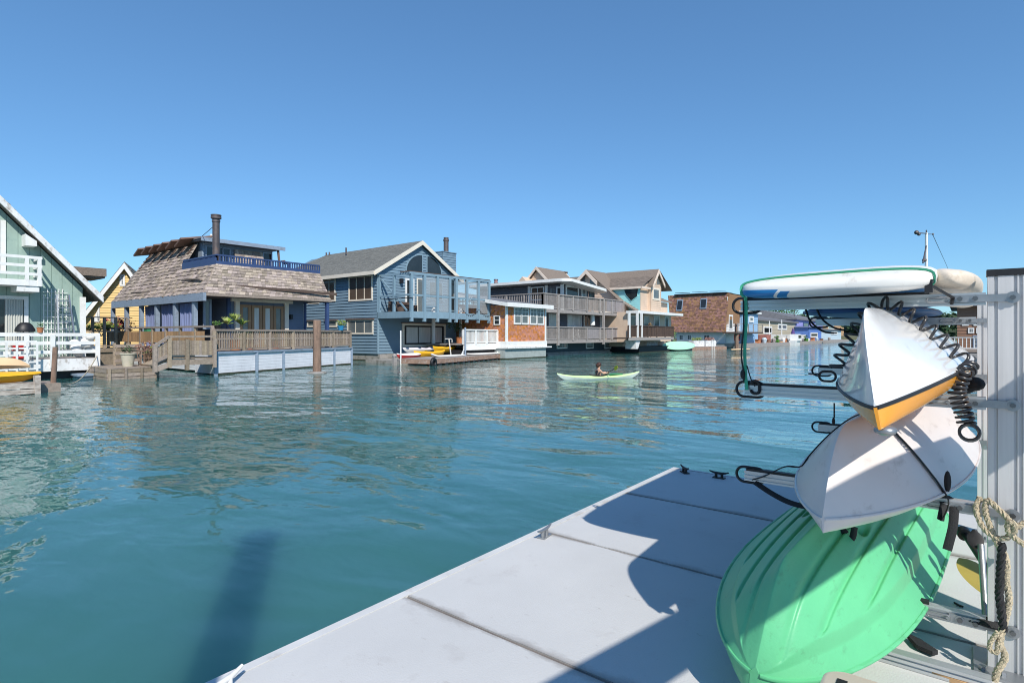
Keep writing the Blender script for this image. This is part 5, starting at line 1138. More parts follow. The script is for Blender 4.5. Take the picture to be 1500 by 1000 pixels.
def boats():
    for px, Y, L, hm, lb, nm in ((1166,25.5,6.5,WHITE,'white cabin cruiser moored in front of the beige far house','motor_boat'),(1143,27.0,3.6,ORPLAS,'small orange dinghy moored beside the white cabin cruiser','dinghy'),(1134,28.2,3.0,mat('dinghy_green',(.05,.4,.2),.5),'small green dinghy tucked behind the orange one','dinghy')):
        c = on_v(px,503,Y); t = thing(nm, lb, 'boat', (c.x,Y,0)); m = MB(); secs = []
        for i in range(13):
            s = i/12; w = .36*L/2.2*(1-(max(0,s-.45)/.55)**2.2)*.55+.02; x = c.x+(s-.5)*L; fb = L*.13+.12*L*s*s*.6
            secs.append([V((x,Y-w,fb)),V((x,Y-w*.8,.0)),V((x,Y,-.15)),V((x,Y+w*.8,0)),V((x,Y+w,fb))])
        m.loft(secs, closed=True, cap=True); m.build('hull', hm, t, smooth=40)
        if L > 5:
            m = MB(); m.prism([V((c.x-1.8,Y-.8,.8)),V((c.x+1.2,Y-.8,.8)),V((c.x+.5,Y-.7,2.1)),V((c.x-1.5,Y-.7,2.1))], (0,1.5,0)); m.build('cabin', WHITE, t)
            MB().box(c.x-1.5,c.x+.3,Y-.84,Y-.78,1.35,1.85).build('cabin_window', GLASS, t)
            m = MB(); m.tube([(c.x+1.2,Y-.7,.95),(c.x+2.2,Y-.5,1.7),(c.x+3,Y,1.8),(c.x+2.2,Y+.5,1.7),(c.x+1.2,Y+.7,.95)],.03,5); m.build('bow_rail', STEEL, t)
    for px, v, y0, lb in ((1163.5,33,432,'tall thin bare mast behind the beige far house'),(1127,30,470,'short pale pole on the deck of the beige far house'),(1145,28.5,468,'pale flagpole standing before the twin windows')):
        c = on_v(px,500,v); m = MB(); m.cyl((c.x,v,0),(c.x,v,on_v(px,y0,v).z),.12,.07,6); m.bar((c.x-.8,v,on_v(px,y0+4,v).z),(c.x+.8,v,on_v(px,y0+4,v).z),.06,.06)
        tag(m.build('mast', PIPE if px > 1150 else WHITE), lb, 'mast')
    c = on_v(1161.5,492,27.2); t = thing('closed_umbrella', 'closed purple umbrella on the far deck behind the white cruiser', 'umbrella', (c.x,27.2,.9)); m = MB(); m.cyl((c.x,27.2,.9),(c.x,27.2,3.4),.05,.05,6); m.build('pole', PIPE, t); m = MB(); lathe(m,(c.x,27.2,1.7),[(.5,0),(.42,.5),(.1,1.6)],8); m.build('canopy', mat('purple_cloth',(.09,.05,.2),.8), t)
    t = thing('far_dock', 'long low dock with clutter in front of the far row of houses', 'dock', (120,27,0)); m = MB(); a0 = on_v(1086,503,26.5).x; a1 = on_v(1240,500,26.5).x
    m.box(a0,min(a1,205),25.9,28,-.1,.55); m.build('float', WOOD_GREY, t); m = MB(); rnd = random.Random(4)
    m.build('clutter', WOOD, t) if 0 else None
    rnd = random.Random(14)
    cols = [(TERRA,'terracotta'),(WHITE,'white'),(LEAF,'leafy green'),(WOOD_GREY,'grey'),(BROWNS,'brown'),(PALEBL,'pale blue')]
    for k in range(16):
        px = 1112+k*6.7+rnd.uniform(-2.5,2.5); c = on_v(px,500,27.2); q_ = rnd.uniform(.45,.8); m = MB(); mm_, nm_ = cols[(k*5)%6]
        if mm_ is LEAF: m.leaves((c.x,27.2,1.3),(.8,.5,.7),60,.2,rnd); lathe(m,(c.x,27.2,.55),[(.4,0),(.5,.5),(.4,.5)],8)
        elif k % 2: lathe(m,(c.x,27.2,.55),[(.4*q_,0),(.6*q_,.8*q_),(.55*q_,.9*q_),(.3*q_,1.2*q_)],8)
        else: m.prism([V((c.x-.9*q_,26.9,.55)),V((c.x+.9*q_,26.9,.55)),V((c.x+.7*q_,26.9,.55+.85*q_)),V((c.x-.7*q_,26.9,.55+.85*q_))], (0,.7,0)); m.box(c.x-q_,c.x+q_,26.85,27.65,.55+.85*q_,.62+.85*q_)
        tag(m.build('dock_planter' if mm_ is LEAF else 'dock_tub' if k % 2 else 'dock_chest', mm_), 'small %s %s standing on the long far dock' % (nm_, 'leafy pot' if mm_ is LEAF else 'tub' if k % 2 else 'chest'), 'planter' if mm_ is LEAF else 'tub' if k % 2 else 'chest', 'pots and chests on the far dock')
    # red picket fence at the far end of the grey dock
    m = MB(); p0 = on_v(1109,500,27.8); p1 = on_v(1128,500,27.8); railing(m, (p0.x,27.8),(p1.x,27.8), .5, 2.0, 6, .2, .5, .28, 2, .15)
    tag(m.build('picket_fence', mat('red_wood', (.33,.13,.10), .7, island=.3)), 'reddish picket fence on the far dock past the green strapped rack pole', 'fence')
boats()
def tree(label, px, ytop, v, w, m_=LEAF_DK, seed=0, n=1300, ls=.45):
    c = on_v(px,490,v); zt = on_v(px,ytop,v).z; rnd = random.Random(seed); t = thing('tree', label, 'tree', (c.x,v,.8), 'trees beyond the far row of houses')
    m = MB(); m.tube([(c.x,v,.6),(c.x+.2,v,zt*.45),(c.x+.1,v,zt*.8)],[.4,.3,.12],7)
    cl = [(rnd.uniform(-.75,.75)*w, rnd.uniform(-.7,.7)*w, zt*rnd.uniform(.5,.93)) for _ in range(9)]
    for a in cl: m.tube([(c.x+.1,v,zt*.45),(c.x+a[0]*.9,v+a[1]*.9,a[2])],[.15,.05],5)
    m.build('trunk', TRUNK, t); m = MB()
    for a in cl: m.leaves((c.x+a[0],v+a[1],a[2]),(w*.42,w*.42,zt*.13),n//9,ls,rnd)
    m.build('crown', m_, t)
for k, (px,yt,v,w,lb) in enumerate(((1146,449,62,7.5,'bright leafy tree over the beige far house roof'),(1132,457,66,6,'smaller dark tree half hidden by the bright leafy tree'),(1113,453,60,4.5,'slim dark tree just past the sky blue house'),(1176,460,70,6.5,'low dark tree over the lilac house roof'),(1199,461,74,7,'broad low tree over the pale blue house'),(1222,462,72,6,'round tree at the end of the far row'))):
    tree(lb, px, yt, v, w, LEAF if k == 0 else LEAF_DK, 30+k)
# own-side neighbours seen through the rack
def near_side():
    h = thing('brown_houseboat', 'brown two storey houseboat with many small white windows seen past the rack post', 'house', (66,-6,0)); u0 = 62; Q = PL('u', u0)
    v1 = Q.p(1402,480)[0]; m = MB(); lap(m, Q, [(-14,.6),(v1,.6),(v1,4.4),(-14,4.4)], .25); m.box(u0+.03,u0+12,-14,v1,.6,4.4); m.build('wall', BROWNS, h)
    m = MB(); m.box(u0-.6,u0+12.4,-14.4,v1+.5,4.4,4.7); m.build('roof', ROOFGREY, h)
    for x0,y0,x1,y1,p in ((1409,469,1419,477,GLASS),(1426,469,1440,477,GLASS_GR),(1418,480,1427,488,GLASS),(1430,480,1438,488,GLASS_GR),(1425,491,1440,510,GLASS),(1446,468,1462,478,GLASS),(1470,468,1490,478,GLASS_GR),(1470,490,1490,508,GLASS)): window(h, Q, x0,y0,x1,y1, WHITE if y0 < 490 else PURPLE_TRIM, p, 3 if y0 > 490 else 2, 3 if y0 > 490 else 1, .1)
    m = MB(); m.box(u0-3.5,u0,-14,v1+1,.6,.8); m.build('deck', WOOD, h); m = MB(); railing(m,(u0-3.4,-14),(u0-3.4,v1+.9),.8,1.8,7,.12,.25,.06); m.build('deck_railing', WHITE, h); barge(h,u0-3.3,u0+12,-14,v1+.8,-.4,.6)
    q = on_v(1357,480,2.0); t = thing('wind_mast', 'tall white mast carrying a wind vane and stays behind the white paddleboard', 'mast', (q.x,2,0)); zt = on_v(1357,341,2.0).z; m = MB(); m.cyl((q.x,2,-.3),(q.x,2,zt),.12,.09,10); m.build('pole', WHITE, t, smooth=60)
    m = MB(); W = lambda px, py: on_v(px,py,2.0)
    m.bar(W(1343,341), W(1357,342), .06,.06); m.bar(W(1357,343), W(1366,343), .05,.05); m.ball(W(1342.5,340.5),.12,8,6); m.ball(W(1346,343),.10,8,6); m.ball(W(1366.5,343),.09,8,6); m.bar(W(1357,337),W(1357,343),.08,.08); m.build('wind_vane', PIPE, t)
    m = MB(); m.tube([W(1366,343), W(1385,385), W(1402,425)], .025, 5); m.tube([W(1357,360), W(1352,385)], .05, 5); m.ball(W(1354,381),.14,8,6); m.build('stay', PIPE, t)
    t = thing('neighbour_dock', 'low grey neighbour dock under the tall white mast', 'dock', (60,0,0)); m = MB(); m.box(57,70,-13,3.2,-.2,.5); m.build('float', WOOD_GREY, t)
near_side()
for k, (px, yt, Y, w, lb) in enumerate(((1300,462,1.5,9,'dark tree far down the water behind the orange kayak'),(1395,455,-8,9,'tall dark tree rising behind the brown houseboat roof'),(1440,458,-22,10,'broad tree beyond the brown houseboat by the rack post'))):
    r_ = ray(px,490); u_ = 150; q_ = on_u(px,490,u_); tt_ = on_u(px,yt,u_).z; rnd = random.Random(60+k); t = thing('tree', lb, 'tree', (u_,q_.y,.6)); m = MB(); m.tube([(u_,q_.y,.5),(u_,q_.y+.2,tt_*.8)],[.4,.15],7); m.build('trunk', TRUNK, t); m = MB()
    for j in range(9): m.leaves((u_+rnd.uniform(-4,4), q_.y+rnd.uniform(-.8,.8)*w, tt_*rnd.uniform(.35,.9)), (w*.4,w*.4,tt_*.16), 150, .5, rnd)
    m.build('crown', LEAF_DK, t)
# ================================================================ FOREGROUND: dock
DZ = .5
def seam_stains():
    nt = DOCK.node_tree; N = nt.nodes; L = nt.links; b = N['Principled BSDF']; src = b.inputs['Base Color'].links[0].from_socket
    tc = N.new('ShaderNodeTexCoord'); sp = N.new('ShaderNodeSeparateXYZ'); L.new(tc.outputs['Object'], sp.inputs[0])
    def mth(op, a, c=None):
        n = N.new('ShaderNodeMath'); n.operation = op
        for i, v in enumerate((a, c)):
            if v is None: continue
            if hasattr(v, 'links'): L.new(v, n.inputs[i])
            else: n.inputs[i].default_value = v
        return n.outputs[0]
    f = mth('FRACT', mth('DIVIDE', mth('ADD', sp.outputs['X'], 2.54+13.65), 1.365))
    d = mth('MULTIPLY', mth('MINIMUM', f, mth('SUBTRACT', 1, f)), 1.365)
    no = N.new('ShaderNodeTexNoise'); no.inputs['Scale'].default_value = 1.6; no.inputs['Detail'].default_value = 7; no.inputs['Roughness'].default_value = .7
    mp = N.new('ShaderNodeMapping'); mp.inputs['Scale'].default_value = (2.2,.9,1); L.new(tc.outputs['Object'], mp.inputs['Vector']); L.new(mp.outputs[0], no.inputs['Vector'])
    w = N.new('ShaderNodeMapRange'); w.inputs[1].default_value = .38; w.inputs[2].default_value = .75; w.inputs[3].default_value = .008; w.inputs[4].default_value = .16; L.new(no.outputs[0], w.inputs[0])
    k = mth('MAXIMUM', 0, mth('SUBTRACT', 1, mth('DIVIDE', d, w.outputs[0]))); k = mth('MULTIPLY', mth('POWER', k, 1.3), .75)
    mx = N.new('ShaderNodeMixRGB'); L.new(k, mx.inputs[0]); L.new(src, mx.inputs[1]); mx.inputs[2].default_value = (.17,.145,.125,1)
    # small scattered scuffs and specks
    n2 = N.new('ShaderNodeTexNoise'); n2.inputs['Scale'].default_value = 9; n2.inputs['Detail'].default_value = 5; n2.inputs['Roughness'].default_value = .75; L.new(mp.outputs[0], n2.inputs['Vector'])
    r2 = N.new('ShaderNodeMapRange'); r2.inputs[1].default_value = .63; r2.inputs[2].default_value = .76; r2.inputs[4].default_value = .6; L.new(n2.outputs[0], r2.inputs[0])
    m2 = N.new('ShaderNodeMixRGB'); L.new(r2.outputs[0], m2.inputs[0]); L.new(mx.outputs[0], m2.inputs[1]); m2.inputs[2].default_value = (.30,.27,.24,1)
    L.new(m2.outputs[0], b.inputs['Base Color'])
seam_stains()
def dock():
    t = thing('floating_dock', 'pale grey painted floating dock in panels with dark seams and metal cleats', 'dock', (2,0,0))
    E = [-3.26,-1.9,-.54,.83,2.19,3.56,4.9,6.15]
    for a, b in zip(E[:-1], E[1:]):
        m = MB(); e = .012
        n = 1; m.box(a+e,b-e,-6,2.50,DZ-.03,DZ); m.build('deck_panel', DOCK, t)
    m = MB(); m.box(-3.26,6.14,-6,2.50,.12,DZ-.031); m.build('frame', CONC, t)
    m = MB(); 
    for x in E[1:-1]: m.box(x-.0118,x+.0118,-6,2.50,DZ-.03,DZ-.008)
    m.build('seam', JOINT, t)
    m = MB(); m.box(-3.26,6.19,2.502,2.555,.05,DZ+.004); m.box(6.152,6.19,-6,2.50,.05,DZ+.004); m.build('rub_strip', mat('rub_strip_paint', (.58,.58,.57), .7, dirt=((.33,.27,.22),.4,4)), t)
    m = MB(); m.box(-3.2,6.0,-5.9,2.4,-.4,.115); m.build('float', HULL_DK, t)
def cleat(c, yaw, label, m_):
    t = thing('dock_cleat', label, 'cleat', c, 'cleats along the painted dock'); d = V((math.cos(yaw),math.sin(yaw),0)); n = V((-d.y,d.x,0)); c = V(c); u = V((0,0,1))
    m = MB(); m.prism([c-d*.06-n*.03,c+d*.06-n*.03,c+d*.06+n*.03,c-d*.06+n*.03], (0,0,.012)); m.cyl(c-d*.03, c-d*.03+u*.05, .016,.014,8); m.cyl(c+d*.03, c+d*.03+u*.05, .016,.014,8); m.build('base', m_, t, smooth=50)
    m = MB(); m.tube([c-d*.10+u*.068,c-d*.065+u*.058,c-d*.03+u*.052,c+d*.03+u*.052,c+d*.065+u*.058,c+d*.10+u*.068], [.007,.010,.013,.013,.010,.007], 8); m.build('horns', m_, t, smooth=60)
dock()
def shadow_beam():  # out-of-view beam, added and sloped so its shadow crosses rack and dock
    t = thing('shadow_beam', 'unseen weathered timber beam on posts, added to cast the shadow band over rack and dock', 'shadow_beam', (1.8,-.9,DZ))
    m = MB(); m.bar((-.2,-.9,3.05),(3.5,-.9,2.30),.09,.26); m.build('beam', WOOD, t)
    for u, z in ((-.1,2.90),(3.42,2.18)): MB().bar((u,-.9,DZ),(u,-.9,z),.09,.09).build('post', WOOD, t)
shadow_beam()
t = thing('shadow_piling', 'unseen tall timber piling added to cast the soft shadow streak across the water', 'piling', (-.70,.02,-.5))  # added behind the camera to throw the shadow streak on the water
m = MB(); m.loft([[V((-.70+.17*f*math.cos(k*.5236),.02+.17*f*math.sin(k*.5236),z)) for k in range(12)] for f,z in ((1.08,-.5),(1.05,.6),(1,2.5),(.98,6.0),(.9,6.05))], cap=True); m.build('post', PILE, t, smooth=50)
m = MB(); lathe(m, (-.70,.02,6.05), [(.19,0),(.17,.05),(.02,.22)]); m.build('cap', WHITE, t, smooth=40)
cleat((1.12,2.42,DZ), .3, 'pale metal cleat on the dock edge closest to the camera', WHITE)
cleat((3.47,2.43,DZ), .12, 'steel cleat on the sunlit dock edge at the middle seam', STEEL)
cleat((6.02,2.36,DZ), .8, 'dark cleat at the far dock corner over the water', BLACK)
cleat((6.02,1.99,DZ), 1.6, 'dark cleat on the far dock end between corner and rack arm', BLACK)
# ---------------------------------------------------------------- racks
def rrect(c, du, dv, w, h, r, n=5):        # rounded rectangle loop of points in the plane (du,dv)
    pts = []
    for sx, sy, a in ((1,1,0),(-1,1,90),(-1,-1,180),(1,-1,270)):
        for k in range(n+1):
            t_ = rad(a+90*k/n); pts.append(c+du*(sx*(w/2-r)+r*math.cos(t_))+dv*(sy*(h/2-r)+r*math.sin(t_)))
    return pts
ARMS = (2.163, 1.688, 1.205, .690)
def rack(label, u0, back=False):
    t = thing('kayak_rack', label, 'rack', (u0+.04,-.2,DZ)); Y, Z = V((0,1,0)), V((0,0,1))
    zt = 2.262
    m = MB(); va, vb = -.30, -.094
    m.box(u0+.008,u0+.072,va,vb,DZ,zt)
    for a, b in ((va,va+.012),(va+.04,va+.088),(va+.10,va+.106),(va+.118,vb-.035),(vb-.022,vb)): m.box(u0,u0+.008,a,b,DZ,zt)
    p = m.build('post', ALU, t)
    m = MB(); m.box(u0-.004,u0+.076,va-.004,vb+.004,zt+.001,zt+.03); m.build('cap', BLACK, p)
    m = MB(); m.box(u0-.10,u0+.18,va-.06,vb+.05,DZ+.001,DZ+.011); b = m.build('base_plate', STEEL, p)
    m = MB(); [m.cyl((u0-.05,v,DZ+.011),(u0-.05,v,DZ+.028),.014,.014,6) for v in (va+.02,vb-.05,vb+.02)]; m.build('bolt', STEEL, b)
    for k, z in enumerate(ARMS):
        z -= .06*(back and k == 0)
        v1 = (.985,.965,.965,.80)[k]
        m = MB(); x0, x1 = u0+.004, u0+.048
        for za, zb in ((z-.028,z-.018),(z-.008,z+.004),(z+.014,z+.028)): m.box(x0,x1,-.088,v1,za,zb)
        m.box(x0+.008,x1-.008,-.086,v1-.002,z-.027,z+.027)
        a = m.build('arm', ALUARM, t)
        m = MB(); m.box(x0+.004,x1-.004,.12,v1-.01,z+.0285,z+.041); m.build('padding', BLACK, a)
        c = V((u0+.026,v1-.03,z+.002)); m = MB(); lp = rrect(c, Y, Z, .155, .085, .042); m.tube(lp+[lp[0]], .0078, 8, cap=False); m.build('end_loop', BLACK, a, smooth=60)
        m = MB(); m.box(u0-.011,u0-.001,-.185,.045,z-.016,z+.018); m.cyl((u0-.012,-.178,z+.001),(u0-.001,-.178,z+.001),.026,.026,14)
        for v in (-.178,-.05,.005): m.cyl((u0-.026,v,z+.001),(u0-.0145,v,z+.001),.011,.010,6,1); m.cyl((u0-.0145,v,z+.001),(u0-.0118,v,z+.001),.018,.018,14)
        m.build('bracket', [STEEL, BOLT], a, smooth=40)
        c = V((u0-.016,.085,z-.002)); m = MB(); lp = rrect(c, Y, Z, .085, .022, .0105); m.tube(lp+[lp[0]], .0045, 6, cap=False); m.cyl((u0-.02,.05,z-.002),(u0+.004,.05,z-.002),.007,.007,6); m.build('tie_ring', STEEL, a, smooth=60)
    if not back:
        m = MB(); z = DZ+.03; u1 = u0-.24
        for za, zb in ((z-.028,z-.016),(z-.006,z+.006),(z+.016,z+.028)): m.box(u1,u1+.055,-.10,.95,za,zb)
        m.box(u1+.01,u1+.045,-.098,.948,z-.027,z+.027); m.build('base_rail', ALUARM, t)
    return t
rack('aluminium kayak rack post with padded arms standing closest, its bracket bolts facing us', 3.34)
rack('second aluminium kayak rack post behind the first, carrying the far hull ends', 5.45, True)
# ---------------------------------------------------------------- boats on the rack
def gprofile(u, q, s):
    a = abs(u); y = u*.43*max(.012, 1-q**3.0)**.55; ay = abs(y); k = 1.10+.38*(1-q)
    if a > .80: h = .20*(1-a)/.20
    elif a > .755: h = .20+(.17)*(.80-a)/.045
    else: h = .37+.63*(1-(a/.755)**k)
    for c in (.075,.165,.255): h -= .060*math.exp(-((ay-c)/.0095)**2)*min(1, max(0, (.76-a)*14))
    h += .05*math.exp(-(y/.022)**2)*min(1, q*2)
    for (cs, cu) in ((.30,-.30),(.30,.30),(.52,-.34),(.52,.34)): h -= .16*math.exp(-((s-cs)/.016)**2-((u-cu)/.045)**2)
    return h
kayak('green_kayak', 'big mint green sit on top kayak lying hull up on the lowest rack arms', 3.5, .86, .37, .20, GPLAS, GPLAS, (4.03,.50,.755), yaw=-.065, roll=.12, inverted=True, rocker=.05, ns=220, nt=240, fpow=(3.0,.55), stem=.07, cockpit=False, profile=gprofile, dpow=4, dend=.5, rim=(GPLAS,.009))
_, _, wpt = kayak('cream_kayak', 'cream white kayak lying hull up above the green one with black strap across', 4.0, .80, .335, .13, CRPLAS, CRPLAS, (4.42,.315,1.266), yaw=-.048, inverted=True, rocker=-.035, vee=(1.08,1.75), ns=60, nt=40, fpow=(2.3,.80), stem=.12, cockpit=False, dpow=3, dend=.4, rim=(CRPLAS,.007))
_, _, opt = kayak('orange_kayak', 'glossy white hulled kayak with orange deck lying hull up under the paddleboards', 4.4, .64, .328, .085, WPLAS, ORPLAS, (4.40,.255,1.805), yaw=.012, roll=-.17, inverted=True, rocker=.045, vee=(1.12,1.6), ns=60, nt=40, fpow=(2.1,.86), stem=.075, cockpit=False, dpow=9, dend=.85, rim=(BLACK,.007), tipw=.003)
m, M1 = board('x', '', 3.5, .80, .14, None, (4.66,.485,2.277), roll=-.02, droop=.06, ns=110, stretch=3.2, tail=60)
def sup_material():
    m_ = SUPW.copy(); m_.name = 'board_white_with_blue_chevrons'; nt = m_.node_tree; N = nt.nodes; L = nt.links; b = N['Principled BSDF']
    src = b.inputs['Base Color'].links[0].from_socket
    tc = N.new('ShaderNodeTexCoord'); sx = N.new('ShaderNodeSeparateXYZ'); L.new(tc.outputs['Object'], sx.inputs[0])
    def mth(op, a, b_=None):
        n = N.new('ShaderNodeMath'); n.operation = op
        for i, v in enumerate((a, b_)):
            if v is None: continue
            if hasattr(v, 'links'): L.new(v, n.inputs[i])
            else: n.inputs[i].default_value = v
        return n.outputs[0]
    y, z = sx.outputs['Y'], sx.outputs['Z']
    def band(a0, a1, zs, zo, ysl):      # y (sheared by z) between a0 and a1 and z below a line rising with y
        yy = mth('ADD', y, mth('MULTIPLY', z, ysl))
        return mth('MULTIPLY', mth('MULTIPLY', mth('GREATER_THAN', yy, a0), mth('LESS_THAN', yy, a1)), mth('LESS_THAN', z, mth('ADD', mth('MULTIPLY', y, zs), zo)))
    k = mth('MAXIMUM', band(.145,.5,.04,-.070,.9), band(.075,.12,.04,-.078,1.0))
    k = mth('MAXIMUM', k, mth('MULTIPLY', mth('LESS_THAN', z, -.035), mth('GREATER_THAN', sx.outputs['X'], -1.25)))
    mx = N.new('ShaderNodeMixRGB'); L.new(k, mx.inputs[0]); L.new(src, mx.inputs[1]); mx.inputs[2].default_value = (.02,.20,.48,1); L.new(mx.outputs[0], b.inputs['Base Color'])
    return m_
t1 = thing('white_paddleboard', 'white paddleboard with blue chevrons lying on top of the rack under a green strap', 'paddleboard', (4.66,.485,2.277))
m.build('body', sup_material(), t1, smooth=60)
m, M2 = board('x', '', 2.4, .72, .05, None, (4.72,.46,2.148), pitch=-.013, ns=30, stretch=4)
t2 = thing('blue_paddleboard', 'deep blue board slung flat on the arms under the white paddleboard', 'paddleboard', (4.72,.46,2.148)); m.build('body', SUPBLUE2, t2, smooth=60)
m, M3 = board('x', '', 2.5, .27, .115, None, (4.52,.040,2.262), roll=.16, ns=60, stretch=5)
t3 = thing('scuffed_surfboard', 'scuffed narrow beige board squeezed between the white paddleboard and the post', 'surfboard', (4.52,.040,2.262)); m.build('body', SUPBEIGE, t3, smooth=60)
# ---------------------------------------------------------------- straps, coil, rope
def cr(pts, n=8):
    pts = [V(p) for p in pts]; P = [pts[0]*2-pts[1]]+pts+[pts[-1]*2-pts[-2]]; out = []
    for i in range(1, len(P)-2):
        for k in range(n):
            t = k/n; a, b, c, d = P[i-1:i+3]
            out.append(.5*((2*b)+(c-a)*t+(2*a-5*b+4*c-d)*t*t+(3*b-a-3*c+d)*t**3))
    return out+[pts[-1]]
def resample(pts, step):
    out = [pts[0]]; acc = 0
    for a, b in zip(pts, pts[1:]):
        d = (b-a).length; s = step-acc
        while s <= d: out.append(a.lerp(b, s/d)); s += step
        acc = d-(s-step)
    return out
def helix(pts, rad_, pitch, per=10, phase=0):
    step = pitch/per; q = resample(pts, step); nx = (q[1]-q[0]).orthogonal().normalized(); out = []
    for i, p in enumerate(q):
        t = (q[min(i+1,len(q)-1)]-q[max(i-1,0)]).normalized(); nx = (nx-t*nx.dot(t)).normalized(); ny = t.cross(nx); a = 2*math.pi*i/per+phase
        r = rad_(i/len(q)) if callable(rad_) else rad_
        out.append(p+nx*math.cos(a)*r+ny*math.sin(a)*r)
    return out
sC = .235
path = [opt(sC, -1+2*k/16, .030) for k in range(17)]
path = path[1:]
e = path[-1]
path += [on_u(1412,545,3.12), on_u(1402,572,3.12), on_u(1410,600,3.12), on_u(1416,622,3.12)]
m = MB(); m.tube(helix(cr(path[:17], 6), .029, .056, 12), .0068, 6); q = cr(path[16:], 8)
m.tube(helix(q, .030, .021, 12), .0062, 6)
c = on_u(1420,632,3.12)
for k in range(3): m.tube([c+V((0.012*k-.01,.034*math.cos(j*.4),.034*math.sin(j*.4)-.004*k)) for j in range(17)], .0062, 6)
tag(m.build('coiled_leash', GREYCOIL, smooth=60), 'black coiled leash draped over the white hull and hanging in a tight bundle', 'leash')
sW = (3.28-2.42)/4.0
st = [on_u(1103,702,3.345), on_u(1120,697,3.33), on_u(1150,683,3.31)]+[wpt(sW, -.94+1.88*k/14, .006) for k in range(15)]
e = st[-1]; st += [e+V((0,-.03,-.07)), e+V((0,.0,-.16)), on_u(1383,735,3.32)]
m = MB(); m.tube(resample(cr(st, 6), .02), .015, 8, flat=(1,0,0)); m.ball(on_u(1388,705,3.31), (.008,.014,.05), 8, 6)
tag(m.build('tie_strap', BLACKW, smooth=60), 'black webbing strap running over the cream kayak hull to the arm', 'strap')
st = [on_u(1106,706,3.34), on_u(1130,722,3.30), on_u(1158,736,3.26), on_u(1190,743,3.24), on_u(1240,745,3.3)]
m = MB(); m.tube(resample(cr(st, 6), .02), .015, 8, flat=(.5,-.6,.6)); tag(m.build('loose_strap', BLACKW, smooth=60), 'loose black strap sagging from the arm end below the cream kayak', 'strap')
st = [on_u(1398,742,3.32), on_u(1396,770,3.30), on_u(1390,795,3.29), on_u(1386,810,3.29)]
m = MB(); m.tube(resample(cr(st, 6), .02), .018, 8, flat=(0,1,0)); tag(m.build('hanging_strap', BLACKW, smooth=60), 'wide black strap end hanging beside the green kayak', 'strap')
m = MB(); g = [on_u(1240,775,3.12), on_u(1230,783,3.12), on_u(1236,793,3.12), on_u(1248,788,3.12), on_u(1252,770,3.12)]
m.tube(resample(cr(g, 6), .01), .014, 8, flat=(0,1,0)); tag(m.build('carry_handle', BLACK, smooth=60), 'black carry toggle hanging under the cream kayak bow', 'handle')
# vertical strap at the arm ends and green strap over the board
M1p = lambda x, y, z: M1 @ V((x, y, z))
m = MB(); pts = [on_u(1092,436,3.34), on_u(1093,470,3.335), on_u(1091,510,3.33), on_u(1092,545,3.33), on_u(1094,572,3.33)]
m.tube(resample(cr(pts, 6), .02), .009, 8, flat=(0,1,0)); tag(m.build('green_strap', GREEN_ST, smooth=60), 'green strap hanging straight from the top arm end to the middle arm', 'strap')
m = MB(); pts = [on_u(1089,440,3.325), on_u(1089,480,3.325), on_u(1086,520,3.32), on_u(1090,550,3.32), on_u(1088,562,3.32)]
m.tube(resample(cr(pts, 6), .02), .0045, 6); m.ball(on_u(1088,548,3.325), (.008,.014,.028), 8, 6); m.tube(cr([on_u(1094,535,3.325), on_u(1100,555,3.325), on_u(1106,566,3.325)], 6), .0035, 5); m.tube(rrect(on_u(1106,567,3.335), V((0,1,0)), V((0,0,1)), .045,.07,.02), .008, 6)
tag(m.build('lashing_line', BLACK, smooth=60), 'thin black cord twisted round the green strap at the arm ends', 'cord')
xb = -1.66; q_ = xb/1.75; w_ = .40*(1-abs(q_)**60)**.5; t_ = .07*(1-.35*abs(q_)**6)*(1-abs(q_)**40)**.5+.006; z_ = -.06*(-q_-.6)**2/.16
sg = lambda v, p: math.copysign(abs(v)**p, v)
pts = [on_u(1092,438,3.335)]+[M1p(xb, (w_+.005)*sg(math.cos(a),.62), z_+t_*sg(math.sin(a),.5)) for a in [rad(-25+230*k/26) for k in range(27)]]
m = MB(); m.tube(pts, .0075, 8, flat=(1,0,0)); tag(m.build('board_strap', GREEN_ST, smooth=60), 'green webbing strap laid across the white paddleboard on top', 'strap')
e = pts[-1]+V((-.004,-.004,.01)); m = MB(); m.box(e.x-.015,e.x+.01,e.y-.012,e.y+.016,e.z-.035,e.z+.02); m.tube([e, on_u(1396,436,3.32), on_u(1394,446,3.32)], .007, 6)
tag(m.build('strap_buckle', BLACK), 'black cam buckle with short tail under the green board strap', 'buckle')
for k, (pp, lb) in enumerate((([(1180,452),(1187,470),(1205,485),(1225,488)],'thin black cord looping below the boards, the longest and lowest'),([(1196,452),(1205,468),(1222,480),(1240,484)],'thin black cord hanging from the blue board to the coiled leash'))):
    m = MB(); m.tube(resample(cr([on_u(x,y,3.6) for x,y in pp], 6), .02), .0055, 6); tag(m.build('bungee_line', BLACK, smooth=60), lb, 'cord')
m = MB(); m.tube([on_u(1222,590,3.45), on_u(1222,612,3.45)], .004, 5); m.ball(on_u(1221,617,3.45), (.008,.008,.022), 8, 6); tag(m.build('line_toggle', BLACK), 'short cord with toggle hanging beside the orange bow', 'cord')
lp = rrect(on_u(1212,551,3.3), V((0,1,0)), V((0,0,1)), .075, .05, .024); m = MB(); m.tube(lp+[lp[0]], .006, 6, cap=False); m.tube([on_u(1184,547,3.3), on_u(1202,547.5,3.3)], .004, 6); tag(m.build('leash_cuff', BLACK, smooth=60), 'small black cuff loop where the coiled leash starts', 'cuff')
m = MB(); p = opt(.012, 0, -.0); q = on_u(1297,634,2.17); m.ball(on_u(1297,630,2.26), (.035,.035,.018), 10, 6); tag(m.build('bow_toggle', STEEL, smooth=60), 'grey bow toggle under the orange kayak tip', 'toggle')
